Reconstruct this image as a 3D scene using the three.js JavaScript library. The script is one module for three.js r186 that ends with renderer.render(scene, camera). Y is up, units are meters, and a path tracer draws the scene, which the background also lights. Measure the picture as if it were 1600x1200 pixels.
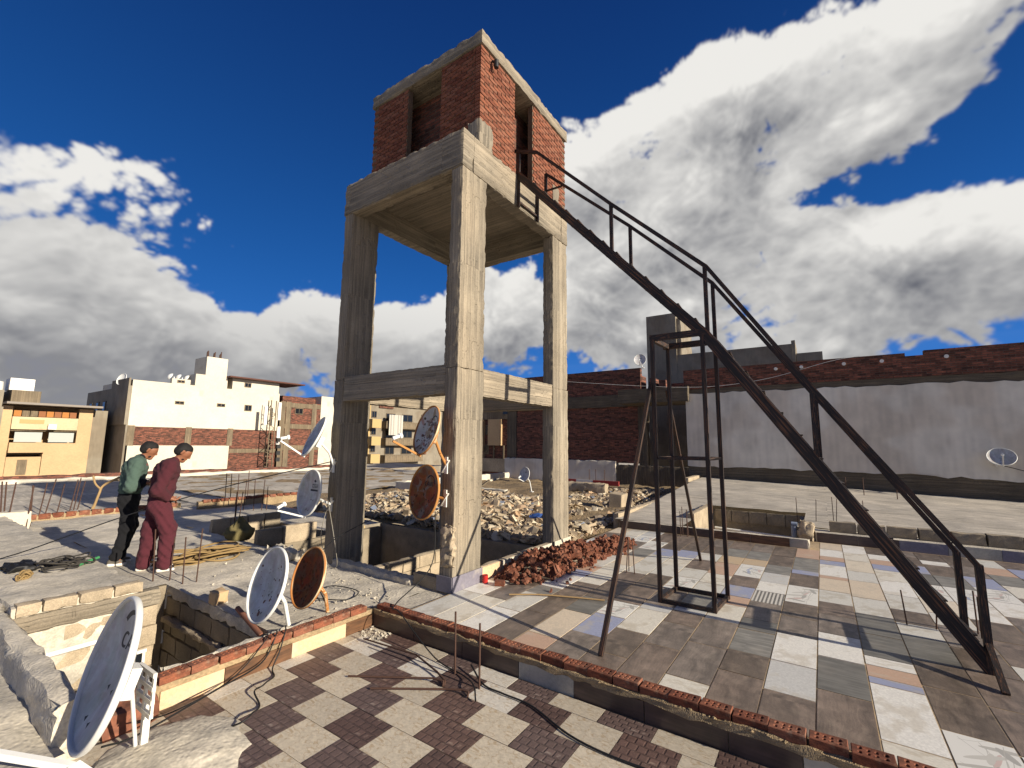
import * as THREE from 'three';
import { mergeGeometries } from 'three/addons/utils/BufferGeometryUtils.js';
import { createNoise3D } from 'simplex-noise';

// ---------- camera ----------
const scene = new THREE.Scene();
const camera = new THREE.PerspectiveCamera(80.74, 4 / 3, 0.05, 3000);
camera.position.set(0, 1.7, 0);
camera.rotation.set(0.13242, 0.59797, 0.009683, 'YXZ');
scene.add(camera);
const renderer = new THREE.WebGLRenderer({ antialias: true });
renderer.toneMapping = THREE.LinearToneMapping;
renderer.toneMappingExposure = 1.5;
renderer.shadowMap.enabled = true;

// ---------- random and noise ----------
function rngOf(seed) { let a = seed >>> 0; return () => { a |= 0; a = a + 0x6D2B79F5 | 0; let t = Math.imul(a ^ a >>> 15, 1 | a); t = t + Math.imul(t ^ t >>> 7, 61 | t) ^ t; return ((t ^ t >>> 14) >>> 0) / 4294967296; }; }
const rnd = rngOf(20251);
const R = (a, b) => a + (b - a) * rnd();
const noise3 = createNoise3D(rngOf(7));
const clamp = (x, a = 0, b = 1) => Math.min(b, Math.max(a, x));
const sstep = (a, b, x) => { const t = clamp((x - a) / (b - a)); return t * t * (3 - 2 * t); };
const mix = (a, b, t) => a + (b - a) * t;
function fbm3(x, y, z, oct = 5, gain = 0.5) { let s = 0, a = 0.5, f = 1; for (let i = 0; i < oct; i++) { s += a * noise3(x * f, y * f, z * f); a *= gain; f *= 2.03; } return s; }

// ---------- sky: blue air with cumulus banks ----------
const SUN = new THREE.Vector3(1, 0.37, -0.015).normalize();
{
  const banks = [[-7.4, 36, 14.8, 6.4, 1], [6.4, 34.9, 10.1, 5.1, .9], [-13.7, 30.5, 16.2, 7.7, 1], [-.7, 18.1, 23.5, 7.4, 1], [11.9, 18.2, 9.6, 4.5, .9], [-18, 16.7, 15.4, 6.2, .7], [12.9, 35, 5.6, 3.1, .5], [-80, 23.8, 10, 4.2, 1], [-72.4, 27.3, 6.7, 3.4, .9], [-82.1, 16.4, 8.8, 3.3, .8], [-73, 12, 19.1, 5.7, 1], [-81.1, 7.1, 11.2, 3.9, .8], [-62.3, 8.6, 14.4, 5.7, .8], [-47.4, 12.8, 9.5, 4.7, .8], [-36, 15.6, 4.8, 3.2, .5], [-60.7, 32.7, 15.3, 16.6, -1.1], [-50.9, 20.9, 8.3, 3.8, -.6], [-48.2, 45.1, 37.6, 8.2, -1.1], [8.5, 25, 6, 2.6, -1.1], [15.6, 26.2, 5, 3.2, -1], [-89, 30, 9, 4.5, -.8], [-31.9, 21.1, 3.2, 4.7, -.4], [-78, 5.1, 8.8, 2.4, .3], [7, 13.5, 18.4, 4.9, .7],
    // out of view: cumulus round the rest of the sky, kept sparse to darken shade
    [40, 26, 16, 7, .9], [62, 12, 16, 5, .9], [112, 11, 16, 5, .9], [150, 20, 13, 6, .8], [-165, 10, 14, 5, .8], [-130, 16, 14, 6, .9], [-104, 13, 12, 5, .8]];
  const SKYK = .66, TW = 2048, TH = 1024, data = new Float32Array(TW * TH * 4);
  const dens = (dx, dy, dz, az, el, oct = 7) => {
    let c = 0;
    for (const b of banks) { let da = az - b[0]; da -= 360 * Math.round(da / 360); da *= Math.cos(el * Math.PI / 180); const q = (da / b[2]) ** 2 + ((el - b[1]) / b[3]) ** 2; if (q < 9) c += b[4] * Math.exp(-q * 0.8); }
    c = clamp(c, -1.3, 1.15);
    const w1 = fbm3(dx * 2.1 + 5, dy * 2.1, dz * 2.1, 3), sx = dx * 3.2 + w1 * .35, sy = dy * 4.6 + w1 * .25, sz = dz * 3.2 - w1 * .35;
    let n = 0, a = .5, f = 1;
    for (let i = 0; i < oct; i++) { const v = noise3(sx * f + 11.3 * i, sy * f, sz * f); n += a * (i < 2 ? v : (2.5 * Math.abs(v) - .75) * .8); a *= .56; f *= 2.07; }
    return c * .74 + n * .86 - .33;
  };
  for (let j = 0; j < TH; j++) {
    const el = ((j + .5) / TH - .5) * 180, ce = Math.cos(el * Math.PI / 180), dy = Math.sin(el * Math.PI / 180);
    for (let i = 0; i < TW; i++) {
      const th = ((i + .5) / TW - .5) * 2 * Math.PI, dx = ce * Math.cos(th), dz = ce * Math.sin(th), o = (j * TW + i) * 4;
      const az = Math.atan2(dx, -dz) * 180 / Math.PI;
      let r, g, b;
      const h = Math.exp(-Math.max(0, el) / 9), h2 = Math.exp(-Math.max(0, el) / 22);
      r = .002 + .03 * h2 + .15 * h * h; g = .008 + .25 * h2 + .09 * h * h; b = .08 + .78 * h2 - .15 * h * h;
      if (el > -1.5) {
        const D = dens(dx, dy, dz, az, el);
        if (D > -.02) {
          const e2 = el + 5, c2 = Math.cos(e2 * Math.PI / 180), t2 = th + .03 * Math.sign(Math.sin(th));
          const D2 = dens(c2 * Math.cos(t2), Math.sin(e2 * Math.PI / 180), c2 * Math.sin(t2), Math.atan2(Math.cos(t2), -Math.sin(t2)) * 180 / Math.PI, e2, 5), DL = dens(dx, dy, dz, az, el, 5);
          const e3 = el + 1.4, c3 = Math.cos(e3 * Math.PI / 180), t3 = th + .012 * Math.sign(Math.sin(th)), D3 = dens(c3 * Math.cos(t3), Math.sin(e3 * Math.PI / 180), c3 * Math.sin(t3), Math.atan2(Math.cos(t3), -Math.sin(t3)) * 180 / Math.PI, e3, 5);
          const al = sstep(-.02, .16, D);
          const thick = sstep(.1, .8, DL), edge = 1 - sstep(.02, .3, D);
          let lit = clamp(.66 + .52 * (DL - D2) + .36 * (DL - D3) - .26 * thick + .16 * edge, 0, 1);
          lit *= mix(mix(.5, .74, sstep(-65, -15, az) * (1 - sstep(100, 150, az))), 1, sstep(3, 22, el));
          const cr = mix(.145, .86, lit), cg = mix(.152, .845, lit), cb = mix(.18, .81, lit);
          r = mix(r, cr, al); g = mix(g, cg, al); b = mix(b, cb, al);
        }
      }
      if (el < 0) { const t = sstep(0, -6, el); r = mix(r, .12, t); g = mix(g, .11, t); b = mix(b, .10, t); }
      data[o] = r * SKYK; data[o + 1] = g * SKYK; data[o + 2] = b * SKYK; data[o + 3] = 1;
    }
  }
  const t = new THREE.DataTexture(data, TW, TH, THREE.RGBAFormat, THREE.FloatType);
  t.mapping = THREE.EquirectangularReflectionMapping; t.colorSpace = THREE.LinearSRGBColorSpace;
  t.magFilter = t.minFilter = THREE.LinearFilter; t.wrapS = THREE.RepeatWrapping; t.needsUpdate = true;
  scene.background = t; scene.environment = t;
}
const sun = new THREE.DirectionalLight(new THREE.Color().setRGB(1, .90, .75), 5);
sun.position.copy(SUN).multiplyScalar(60); sun.castShadow = true;
sun.shadow.mapSize.set(4096, 4096); sun.shadow.radius = 1;
Object.assign(sun.shadow.camera, { left: -45, right: 45, top: 30, bottom: -30, near: 1, far: 160 });
scene.add(sun); scene.add(sun.target);

// ---------- helpers ----------
const names = {};
function numbered(n) { const k = names[n] = (names[n] || 0) + 1; return k === 1 ? n : n + '_' + String(k - 1).padStart(3, '0'); }
const V = (x, y, z) => new THREE.Vector3(x, y, z);
function tag(o, label, category, group, kind) { o.userData.label = label; o.userData.category = category; if (group) o.userData.group = group; if (kind) o.userData.kind = kind; return o; }
function thing(name, label, category, p = [0, 0, 0], group) {
  const g = new THREE.Group(); g.name = numbered(name); g.position.set(...p); scene.add(g); return tag(g, label, category, group);
}
function shadow(m) { m.castShadow = m.receiveShadow = true; return m; }
// geometry given in world coordinates
function part(parent, name, geo, mat, label) {
  let p = parent, off = V(0, 0, 0);
  while (p && p !== scene) { off.add(p.position); p = p.parent; }
  geo.translate(-off.x, -off.y, -off.z);
  const m = shadow(new THREE.Mesh(geo, mat)); m.name = parent === scene ? numbered(name) : name; parent.add(m); if (label) m.userData.label = label; return m;
}
function single(name, geo, mat, label, category, group, kind) { // a one-mesh thing, origin at its base centre
  geo.computeBoundingBox(); const b = geo.boundingBox, c = [(b.min.x + b.max.x) / 2, b.min.y, (b.min.z + b.max.z) / 2];
  geo.translate(-c[0], -c[1], -c[2]);
  const m = shadow(new THREE.Mesh(geo, mat)); m.position.set(...c); m.name = numbered(name); scene.add(m); return tag(m, label, category, group, kind);
}
function structure(name, geo, mat, label) { const m = shadow(new THREE.Mesh(geo, mat)); m.name = numbered(name); m.userData.kind = 'structure'; if (label) m.userData.label = label; scene.add(m); return m; }
function boxUV(g, s = 1, swap = false, ox = 0, oy = 0) {
  const p = g.attributes.position, n = g.attributes.normal, uv = new Float32Array(p.count * 2);
  for (let i = 0; i < p.count; i++) {
    const x = p.getX(i), y = p.getY(i), z = p.getZ(i), ax = Math.abs(n.getX(i)), ay = Math.abs(n.getY(i)), az = Math.abs(n.getZ(i));
    let u, v; if (ay > ax && ay > az) { u = x; v = z; } else if (ax > az) { u = z; v = y; } else { u = x; v = y; }
    if (swap) [u, v] = [v, u];
    uv[i * 2] = u / s + ox; uv[i * 2 + 1] = v / s + oy;
  }
  g.setAttribute('uv', new THREE.BufferAttribute(uv, 2)); return g;
}
// box from corner to corner, in world coordinates, uv in metres
function bx(x0, x1, y0, y1, z0, z1, s = 1, swap = false) {
  if (x0 > x1) [x0, x1] = [x1, x0]; if (y0 > y1) [y0, y1] = [y1, y0]; if (z0 > z1) [z0, z1] = [z1, z0];
  const g = new THREE.BoxGeometry(x1 - x0, y1 - y0, z1 - z0); g.translate((x0 + x1) / 2, (y0 + y1) / 2, (z0 + z1) / 2); return boxUV(g, s, swap);
}
// a rough cast or hewn box: subdivided, its surface uneven and its arrises chipped
function rough(x0, x1, y0, y1, z0, z1, { seg = .09, amp = .006, chip = .02, freq = 6, s = 2, swap = false, seed = 0 } = {}) {
  if (x0 > x1) [x0, x1] = [x1, x0]; if (y0 > y1) [y0, y1] = [y1, y0]; if (z0 > z1) [z0, z1] = [z1, z0];
  const w = x1 - x0, h = y1 - y0, d = z1 - z0, n = v => Math.max(2, Math.min(80, Math.round(v / seg)));
  const g = new THREE.BoxGeometry(w, h, d, n(w), n(h), n(d)); g.translate((x0 + x1) / 2, (y0 + y1) / 2, (z0 + z1) / 2);
  boxUV(g, s, swap);
  const p = g.attributes.position, c = V((x0 + x1) / 2, (y0 + y1) / 2, (z0 + z1) / 2);
  for (let i = 0; i < p.count; i++) {
    const x = p.getX(i), y = p.getY(i), z = p.getZ(i);
    const ex = Math.min(x - x0, x1 - x) < 1e-5, ey = Math.min(y - y0, y1 - y) < 1e-5, ez = Math.min(z - z0, z1 - z) < 1e-5, k = ex + ey + ez;
    let ax = amp * noise3(x * freq + seed, y * freq, z * freq), ay = amp * noise3(x * freq, y * freq + 31 + seed, z * freq), az = amp * noise3(x * freq, y * freq, z * freq + 57 + seed);
    if (k >= 2) { const ch = chip * (.15 + .85 * Math.pow(Math.max(0, .1 + .75 * noise3(x * 4 + 3, y * 4 + seed, z * 4) + .45 * noise3(x * 27, y * 27 + seed, z * 27)), 1.4)); if (ex) ax += ch * Math.sign(c.x - x); if (ey) ay += ch * Math.sign(c.y - y); if (ez) az += ch * Math.sign(c.z - z); }
    p.setXYZ(i, x + ax, y + ay, z + az);
  }
  g.computeVertexNormals(); return g;
}
// uneven ground sheet
function sheet(x0, x1, z0, z1, y, { seg = .25, amp = .01, freq = 1.2, s = 4, fn } = {}) {
  const nx = Math.max(1, Math.min(160, Math.round(Math.abs(x1 - x0) / seg))), nz = Math.max(1, Math.min(160, Math.round(Math.abs(z1 - z0) / seg)));
  const g = new THREE.PlaneGeometry(Math.abs(x1 - x0), Math.abs(z1 - z0), nx, nz); g.rotateX(-Math.PI / 2); g.translate((x0 + x1) / 2, y, (z0 + z1) / 2);
  boxUV(g, s);
  const p = g.attributes.position;
  for (let i = 0; i < p.count; i++) { const x = p.getX(i), z = p.getZ(i); p.setY(i, y + amp * fbm3(x * freq, 3, z * freq, 3) * 1.6 + (fn ? fn(x, z) : 0)); }
  g.computeVertexNormals(); return g;
}
// straight bar between two points; sq = square section
function bar(a, b, r, sq = true, n = 8) {
  a = Array.isArray(a) ? V(...a) : a; b = Array.isArray(b) ? V(...b) : b;
  const d = b.clone().sub(a), L = d.length(); let g;
  if (sq) { const [rw, rh] = Array.isArray(r) ? r : [r, r]; g = new THREE.BoxGeometry(rw * 2, rh * 2, L); } else { g = new THREE.CylinderGeometry(r, r, L, n); g.rotateX(Math.PI / 2); }
  const up = Math.abs(d.y / L) > .95 ? V(0, 0, 1) : V(0, 1, 0);
  const m = new THREE.Matrix4().lookAt(b, a, up).setPosition(a.clone().add(b).multiplyScalar(.5)); g.applyMatrix4(m); return g;
}
function tube(pts, r, seg = 40, rad = 6, closed = false) { return new THREE.TubeGeometry(new THREE.CatmullRomCurve3(pts.map(p => Array.isArray(p) ? V(...p) : p), closed, 'catmullrom', .5), seg, r, rad, closed); }
const merge = a => mergeGeometries(a.map(g => { const h = g.index ? g.toNonIndexed() : g; for (const k of Object.keys(h.attributes)) if (!['position', 'normal', 'uv'].includes(k)) h.deleteAttribute(k); return h; }));

// ---------- procedural textures ----------
function lattice(seed) { const r = rngOf(seed), a = new Float32Array(65536); for (let i = 0; i < 65536; i++) a[i] = r(); return a; }
const LAT = lattice(99);
function vn(x, y, per, seed = 0) { // tiling value noise
  const xi = Math.floor(x), yi = Math.floor(y), fx = x - xi, fy = y - yi, sx = fx * fx * (3 - 2 * fx), sy = fy * fy * (3 - 2 * fy);
  const at = (i, j) => LAT[((((i % per) + per) % per) * 157 + (((j % per) + per) % per) * 7919 + seed * 3571) & 65535];
  return mix(mix(at(xi, yi), at(xi + 1, yi), sx), mix(at(xi, yi + 1), at(xi + 1, yi + 1), sx), sy);
}
function fb(u, v, per, oct = 5, seed = 0) { let s = 0, a = .5, t = 0; for (let i = 0; i < oct; i++) { s += a * vn(u * per, v * per, per, seed + i); t += a; a *= .55; per *= 2; } return s / t; }
function tex(n, fn, srgb = true) {
  const d = new Uint8Array(n * n * 4);
  for (let j = 0; j < n; j++) for (let i = 0; i < n; i++) { const c = fn((i + .5) / n, (j + .5) / n), o = (j * n + i) * 4; if (typeof c === 'number') d[o] = d[o + 1] = d[o + 2] = clamp(c, 0, 1) * 255; else { d[o] = clamp(c[0], 0, 255); d[o + 1] = clamp(c[1], 0, 255); d[o + 2] = clamp(c[2], 0, 255); } d[o + 3] = 255; }
  const t = new THREE.DataTexture(d, n, n); t.wrapS = t.wrapT = THREE.RepeatWrapping; t.magFilter = THREE.LinearFilter; t.minFilter = THREE.LinearMipmapLinearFilter; t.generateMipmaps = true; if (srgb) t.colorSpace = THREE.SRGBColorSpace; t.needsUpdate = true; return t;
}
const tone = (c, k) => [c[0] * k, c[1] * k, c[2] * k];
const blend = (a, b, t) => [mix(a[0], b[0], t), mix(a[1], b[1], t), mix(a[2], b[2], t)];
const std = (o) => new THREE.MeshStandardMaterial({ roughness: .92, metalness: 0, ...o });
const M = {};
// board-marked concrete: boards run along v (2 m square)
const boardH = (u, v) => { const b = Math.floor(u * 18), f = u * 18 - b, e = Math.min(f, 1 - f), t = LAT[b * 37 & 65535]; return .5 + .22 * (t - .5) + .16 * (vn(u * 150, v * 4, 150, 3) - .5) + .22 * (fb(u, v, 24, 3, 5) - .5) - .45 * sstep(.07, 0, e) * vn(u * 18, v * 40, 40, 8) - .5 * sstep(.80, .90, vn(u * 60, v * 40, 60 , 21)) * sstep(.5, .7, vn(u * 7, v * 5, 7, 4)); };
const boardC = tex(1024, (u, v) => { const b = Math.floor(u * 18), t = LAT[b * 37 & 65535], st = vn(u * 120, v * 3, 120, 3), big = fb(u, v, 4, 4, 11), f = u * 18 - b, e = Math.min(f, 1 - f); let k = .86 + .14 * (t - .5) + .24 * (st - .5) + .22 * (big - .5) + .12 * (vn(u * 300, v * 300, 300, 2) - .5); k *= 1 - .22 * sstep(.06, 0, e) * vn(u * 18, v * 20, 20, 8); return tone(blend([164, 149, 126], [148, 139, 122], fb(u, v, 3, 3, 17)), k); });
const boardB = tex(1024, boardH, false);
M.board = std({ map: boardC, bumpMap: boardB, bumpScale: .018 });
// trowelled cement screed (4 m)
const cemC = tex(1024, (u, v) => { const a = fb(u, v, 5, 5, 1), b = fb(u, v, 40, 3, 9), c = vn(u * 400, v * 400, 400, 4); let k = .80 + .26 * (a - .5) + .2 * (b - .5) + .14 * (c - .5); let col = blend([214, 204, 184], [192, 184, 168], sstep(.35, .65, fb(u, v, 9, 4, 23))); const sp = sstep(.80, .86, vn(u * 130, v * 130, 130, 6)) * sstep(.45, .7, fb(u, v, 7, 2, 3)); return blend(tone(col, k + .1), [206, 196, 176], sp * .6); });
const cemB = tex(1024, (u, v) => .5 + .5 * (fb(u, v, 12, 5, 1) - .5) + .28 * (vn(u * 200, v * 200, 200, 4) - .5), false);
M.cement = std({ map: cemC, bumpMap: cemB, bumpScale: .012 });
M.cementDark = std({ map: cemC, bumpMap: cemB, bumpScale: .012 });
const slabC = tex(1024, (u, v) => { const w = fb(u * 1, v * 1, 3, 3, 31) * .06, a = fb(u, v + w, 6, 4, 12), ripple = vn(u * 14, (v + w) * 90, 90 , 14), c = vn(u * 300, v * 300, 300, 4); const k = .86 + .22 * (a - .5) + .20 * (ripple - .5) + .1 * (c - .5); return tone(blend([212, 201, 182], [190, 182, 168], fb(u, v, 4, 3, 40)), k); });
const slabB = tex(1024, (u, v) => { const w = fb(u, v, 3, 3, 31) * .06; return .5 + .5 * (vn(u * 14, (v + w) * 90, 90, 14) - .5) + .3 * (fb(u, v, 30, 3, 3) - .5); }, false);
M.slab = std({ map: slabC, bumpMap: slabB, bumpScale: .018 });
// lime / cement blocks
const blkC = tex(512, (u, v) => { const k = .86 + .3 * (fb(u, v, 6, 5, 2) - .5) + .16 * (vn(u * 160, v * 160, 160, 7) - .5); return tone([190, 172, 144], k); });
const blkB = tex(512, (u, v) => .5 + .6 * (fb(u, v, 14, 4, 2) - .5) + .2 * (vn(u * 160, v * 160, 160, 7) - .5), false);
M.block = std({ map: blkC, bumpMap: blkB, bumpScale: .008 });
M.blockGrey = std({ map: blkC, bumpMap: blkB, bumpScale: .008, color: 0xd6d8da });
// fired clay
const clayC = tex(512, (u, v) => { const a = fb(u, v, 5, 5, 5), c = vn(u * 120, v * 120, 120, 3), st = vn(u * 6, v * 60, 60, 13); const k = .8 + .5 * (a - .5) + .2 * (c - .5) + .15 * (st - .5); return blend(tone([158, 100, 74], k), [150, 128, 108], sstep(.62, .75, fb(u, v, 9, 3, 77)) * .5); });
const clayB = tex(512, (u, v) => .5 + .5 * (fb(u, v, 20, 4, 5) - .5), false);
M.bricks = [0xffffff, 0xf0e2d8, 0xd8c0b2, 0xfff0e4].map(c => std({ map: clayC, bumpMap: clayB, bumpScale: .004, color: c }));
M.mortar = std({ map: cemC, bumpMap: cemB, bumpScale: .012, color: 0x8f7d70 });
M.mortarPale = std({ map: blkC, bumpMap: blkB, bumpScale: .03, color: 0xe6dcc9 });
// far brickwork (2 m square: 24 courses of 8)
const bwCell = (u, v) => { const row = Math.floor(v * 30), off = (row % 2) * .5, x = u * 9 + off, col = Math.floor(x), fx = x - col, fy = v * 30 - row; const e = Math.min(Math.min(fx, 1 - fx) * 7.0, Math.min(fy, 1 - fy) * 2.0); return [row, ((col % 9) + 9) % 9, e]; };
const bwC = tex(1024, (u, v) => { const uu = u + .006 * (vn(u * 40, v * 40, 40, 1) - .5), [r, c, e] = bwCell(uu, v + .004 * (vn(u * 60, v * 60, 60, 2) - .5)); const t = LAT[(r * 53 + c * 911) & 65535]; const k = .72 + .5 * (t - .5) + .35 * (fb(u, v, 30, 3, 8) - .5); const brick = tone([150, 90, 70], k); const m = tone([128, 104, 86], .75 + .4 * (fb(u, v, 40, 2, 3) - .5)); return blend(m, brick, sstep(.14, .34, e)); });
const bwB = tex(1024, (u, v) => { const [r, c, e] = bwCell(u, v); return .25 + .5 * sstep(.1, .3, e) + .2 * LAT[(r * 53 + c * 911) & 65535] + .15 * (fb(u, v, 50, 2, 6) - .5); }, false);
M.brickwall = std({ map: bwC, bumpMap: bwB, bumpScale: .02 });
// grey stucco (5 m)
const stuC = tex(1024, (u, v) => { const a = fb(u, v, 3, 5, 61), b = vn(u * 60, v * 8, 60, 3), c = fb(u, v, 18, 4, 2); const k = .93 + .16 * (a - .5) + .06 * (b - .5) + .09 * (c - .5); return tone(blend([240, 232, 214], [226, 214, 194], sstep(.42, .6, fb(u, v, 4, 3, 13))), k); });
M.stucco = std({ map: stuC, bumpMap: cemB, bumpScale: .004 });
M.darkBand = std({ map: boardC, bumpMap: boardB, bumpScale: .02, color: 0xb4afa8 });
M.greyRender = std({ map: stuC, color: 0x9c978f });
const paleC = tex(512, (u, v) => { const k = .93 + .12 * (fb(u, v, 4, 5, 61) - .5) + .05 * (vn(u * 90, v * 90, 90, 3) - .5); return blend(tone([222, 213, 192], k), [190, 176, 150], sstep(.68, .8, fb(u, v, 5, 5, 12)) * .5); });
M.whitePaint = std({ map: paleC });
M.creamPaint = std({ map: paleC, color: 0xeacfae });
M.yellowPaint = std({ color: 0xb09868 });
M.orangePaint = std({ color: 0xa8703a });
M.frameGrey = std({ map: boardC, color: 0xd8d0c4 });
M.glassDark = new THREE.MeshStandardMaterial({ color: 0x1b1f24, roughness: .15 });
M.white = std({ color: 0xdedad0, roughness: .6 });
M.whitePlastic = std({ color: 0xe8e8e2, roughness: .45 });
// dark steel with a little rust
const steelC = tex(512, (u, v) => { const a = fb(u, v, 8, 5, 4); return blend(tone([54, 46, 42], .8 + .5 * (a - .5)), [112, 76, 52], sstep(.55, .7, fb(u, v, 14, 4, 44))); });
M.steel = new THREE.MeshStandardMaterial({ map: steelC, roughness: .62, metalness: .25 });
M.rebar = std({ color: 0x4a3226, roughness: .8 });
M.cable = std({ color: 0x151515, roughness: .6 });
M.rope = std({ color: 0x8b734a });
M.timber = std({ color: 0x9b8058 });
// ---------- ground sheets ----------
structure('street_ground', sheet(-420, 420, -420, 420, -12, { seg: 20, amp: .3, freq: .02, s: 8 }), M.cementDark);
const G0 = -.03;
structure('cement_yard', merge([
  sheet(-14, -4.0, -4.16, -2.42, G0, { amp: .018, s: 4, seg: .1, freq: 2.2 }),
  sheet(-14, -9.8, -6.86, -4.16, G0, { amp: .02 }), sheet(-9.8, -8.1, -6.86, -5.55, G0, { amp: .02 }), sheet(-14, -6.7, -2.42, -1.9, G0, { amp: .018 }),
  sheet(-4.0, -3.62, -4.16, -3.36, G0 - .004, { amp: .004 })]), M.cement);
structure('raised_slab', rough(-13, -5.9, -.6, .24, -1.93, -.99, { seg: .1, amp: .012, chip: .05, s: 4, freq: 4 }), M.cement);
structure('lower_yard', sheet(-14, -3.6, -.9, 2.4, 0, { amp: .04, seg: .12, freq: 1.6, fn: (x, z) => -.05 * sstep(-5, -3.5, x) }), M.cement);
structure('roof_slab', sheet(-26.6, -14.1, -21, 8, -.03, { amp: .05, seg: .5, freq: .35, s: 4 }), M.slab);
structure('rubble_ground', sheet(-26, -3.72, -21, -6.85, 0, { amp: .09, seg: .22, freq: .7, fn: (x, z) => .35 * Math.exp(-(((x + 8.2) / 2.6) ** 2) - ((z + 9.4) / 2.0) ** 2) - .05 }), std({ map: cemC, bumpMap: cemB, bumpScale: .06, color: 0xb9a68a }));
const slabRise = (x, z) => sstep(9.4, 18.4, -z) * (.12 + Math.max(0, 4.4 - x) * .034);
structure('far_slab', merge([sheet(-3.75, -2.36, -19.6, -9.44, .15, { amp: .014, fn: slabRise }), sheet(-2.36, -.4, -19.6, -12.4, .15, { amp: .014, fn: slabRise }), sheet(-.4, 16, -19.6, -10.72, .15, { amp: .014, fn: slabRise })]), M.slab);

// ---------- pit by the brown tiled terrace ----------
{
  const t = thing('pit_wall', 'sunlit block wall lining the pit beside the large white dish', 'wall', [-5.93, -3, -1.5]);
  part(t, 'mortar_backing', bx(-6.2, -5.94, -3, -.6, -2.08, -.99, 1), M.mortar);
  let z = -1.02; for (const w of [.17, .24, .26, .24]) { part(t, 'cap_block', rough(-6.0, -5.875, .16, .262, z, z - w + .012, { seg: .035, amp: .004, chip: .02, seed: z * 7, s: 1 }), M.block); z -= w; }
  part(t, 'concrete_band', rough(-5.99, -5.88, 0, .158, -.99, -2.08, { seg: .06, amp: .006, s: 2, swap: true }), M.board);
  for (let r = 0; r < 4; r++) for (let i = 0; i < 4; i++) { const z0 = -1.0 - i * .36 + (r % 2) * .15, z1 = Math.max(z0 - .35, -2.08); if (z0 > -.99 + .2 || z1 > z0 - .08) continue; part(t, 'block', rough(-5.99, -5.9 + R(-.006, .006), -.2 - r * .2, -.008 - r * .2, Math.min(z0, -1), z1 , { seg: .05, amp: .002, chip: .006, s: 1, seed: r * 5 + i }), M.block); }
  part(t, 'lower_wall', bx(-6.1, -5.91, -3, -.81, -2.08, -1.0, 1), M.block);
  const w = thing('wall_window', 'white framed window low in the pit wall', 'window', [-5.88, -.95, -1.93]);
  part(w, 'pane', bx(-5.9, -5.885, -.95, -.42, -1.99, -1.72), M.glassDark);
  for (const zz of [-1.73, -1.82, -1.90, -1.98]) part(w, 'mullion', bx(-5.884, -5.86, -.95, -.44, zz - .012, zz + .012), M.white);
  part(w, 'head', bx(-5.884, -5.855, -.44, -.41, -2.0, -1.71), M.white);
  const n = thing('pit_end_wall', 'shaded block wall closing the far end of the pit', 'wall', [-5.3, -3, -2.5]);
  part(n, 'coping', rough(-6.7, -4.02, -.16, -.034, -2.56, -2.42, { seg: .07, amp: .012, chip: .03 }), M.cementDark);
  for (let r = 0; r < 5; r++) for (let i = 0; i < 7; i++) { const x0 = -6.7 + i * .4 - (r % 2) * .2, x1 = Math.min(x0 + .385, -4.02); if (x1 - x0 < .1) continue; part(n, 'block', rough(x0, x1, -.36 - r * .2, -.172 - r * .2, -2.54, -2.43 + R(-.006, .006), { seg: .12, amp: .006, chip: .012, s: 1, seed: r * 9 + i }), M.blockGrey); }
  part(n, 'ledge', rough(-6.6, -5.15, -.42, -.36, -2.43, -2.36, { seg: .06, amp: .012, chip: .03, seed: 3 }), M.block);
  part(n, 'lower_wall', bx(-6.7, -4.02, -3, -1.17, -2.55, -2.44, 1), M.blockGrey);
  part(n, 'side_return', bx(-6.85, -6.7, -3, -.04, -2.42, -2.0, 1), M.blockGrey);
  const s = thing('pit_ridge', 'broken concrete ridge along the near edge of the pit', 'wall', [-5, -3, -.94]);
  part(s, 'ridge_top', rough(-13, -3.75, -.25, .2, -1.0, -.86, { seg: .05, amp: .022, chip: .06, freq: 8, s: 3 }), M.cement);
  part(s, 'lower_wall', bx(-6.0, -3.8, -3, -.22, -1.0, -.9, 1), M.blockGrey);
  structure('pit_floor', bx(-6.9, -3.9, -3.1, -3, -2.6, -.8, 4), M.cementDark);
  single('white_pipe', bar([-5.86, -.215, -1.24], [-5.83, -.2, -1.92], .022, false, 12), M.whitePlastic, 'white plastic pipe fixed across the sunlit pit wall', 'pipe');
  single('bent_white_pipe', tube([[-4.55, -.14, -2.4], [-4.5, -.22, -2.33], [-4.47, -.4, -2.3], [-4.4, -.62, -2.28]], .02, 20, 8), M.whitePlastic, 'short curved white pipe hanging into the dark end of the pit', 'pipe');
  single('brown_pipe', bar([-5.05, .01, -2.47], [-4.35, -.06, -2.36], .025, false, 10), std({ color: 0x8a5a44 }), 'reddish brown pipe lying over the corner of the pit', 'pipe');
  single('cream_box', rough(-5.62, -5.44, -.04, .1, -2.56, -2.42, { seg: .04, amp: .006, chip: .02 }), M.creamPaint, 'small cream block standing on the edge of the pit', 'block');
}

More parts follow.
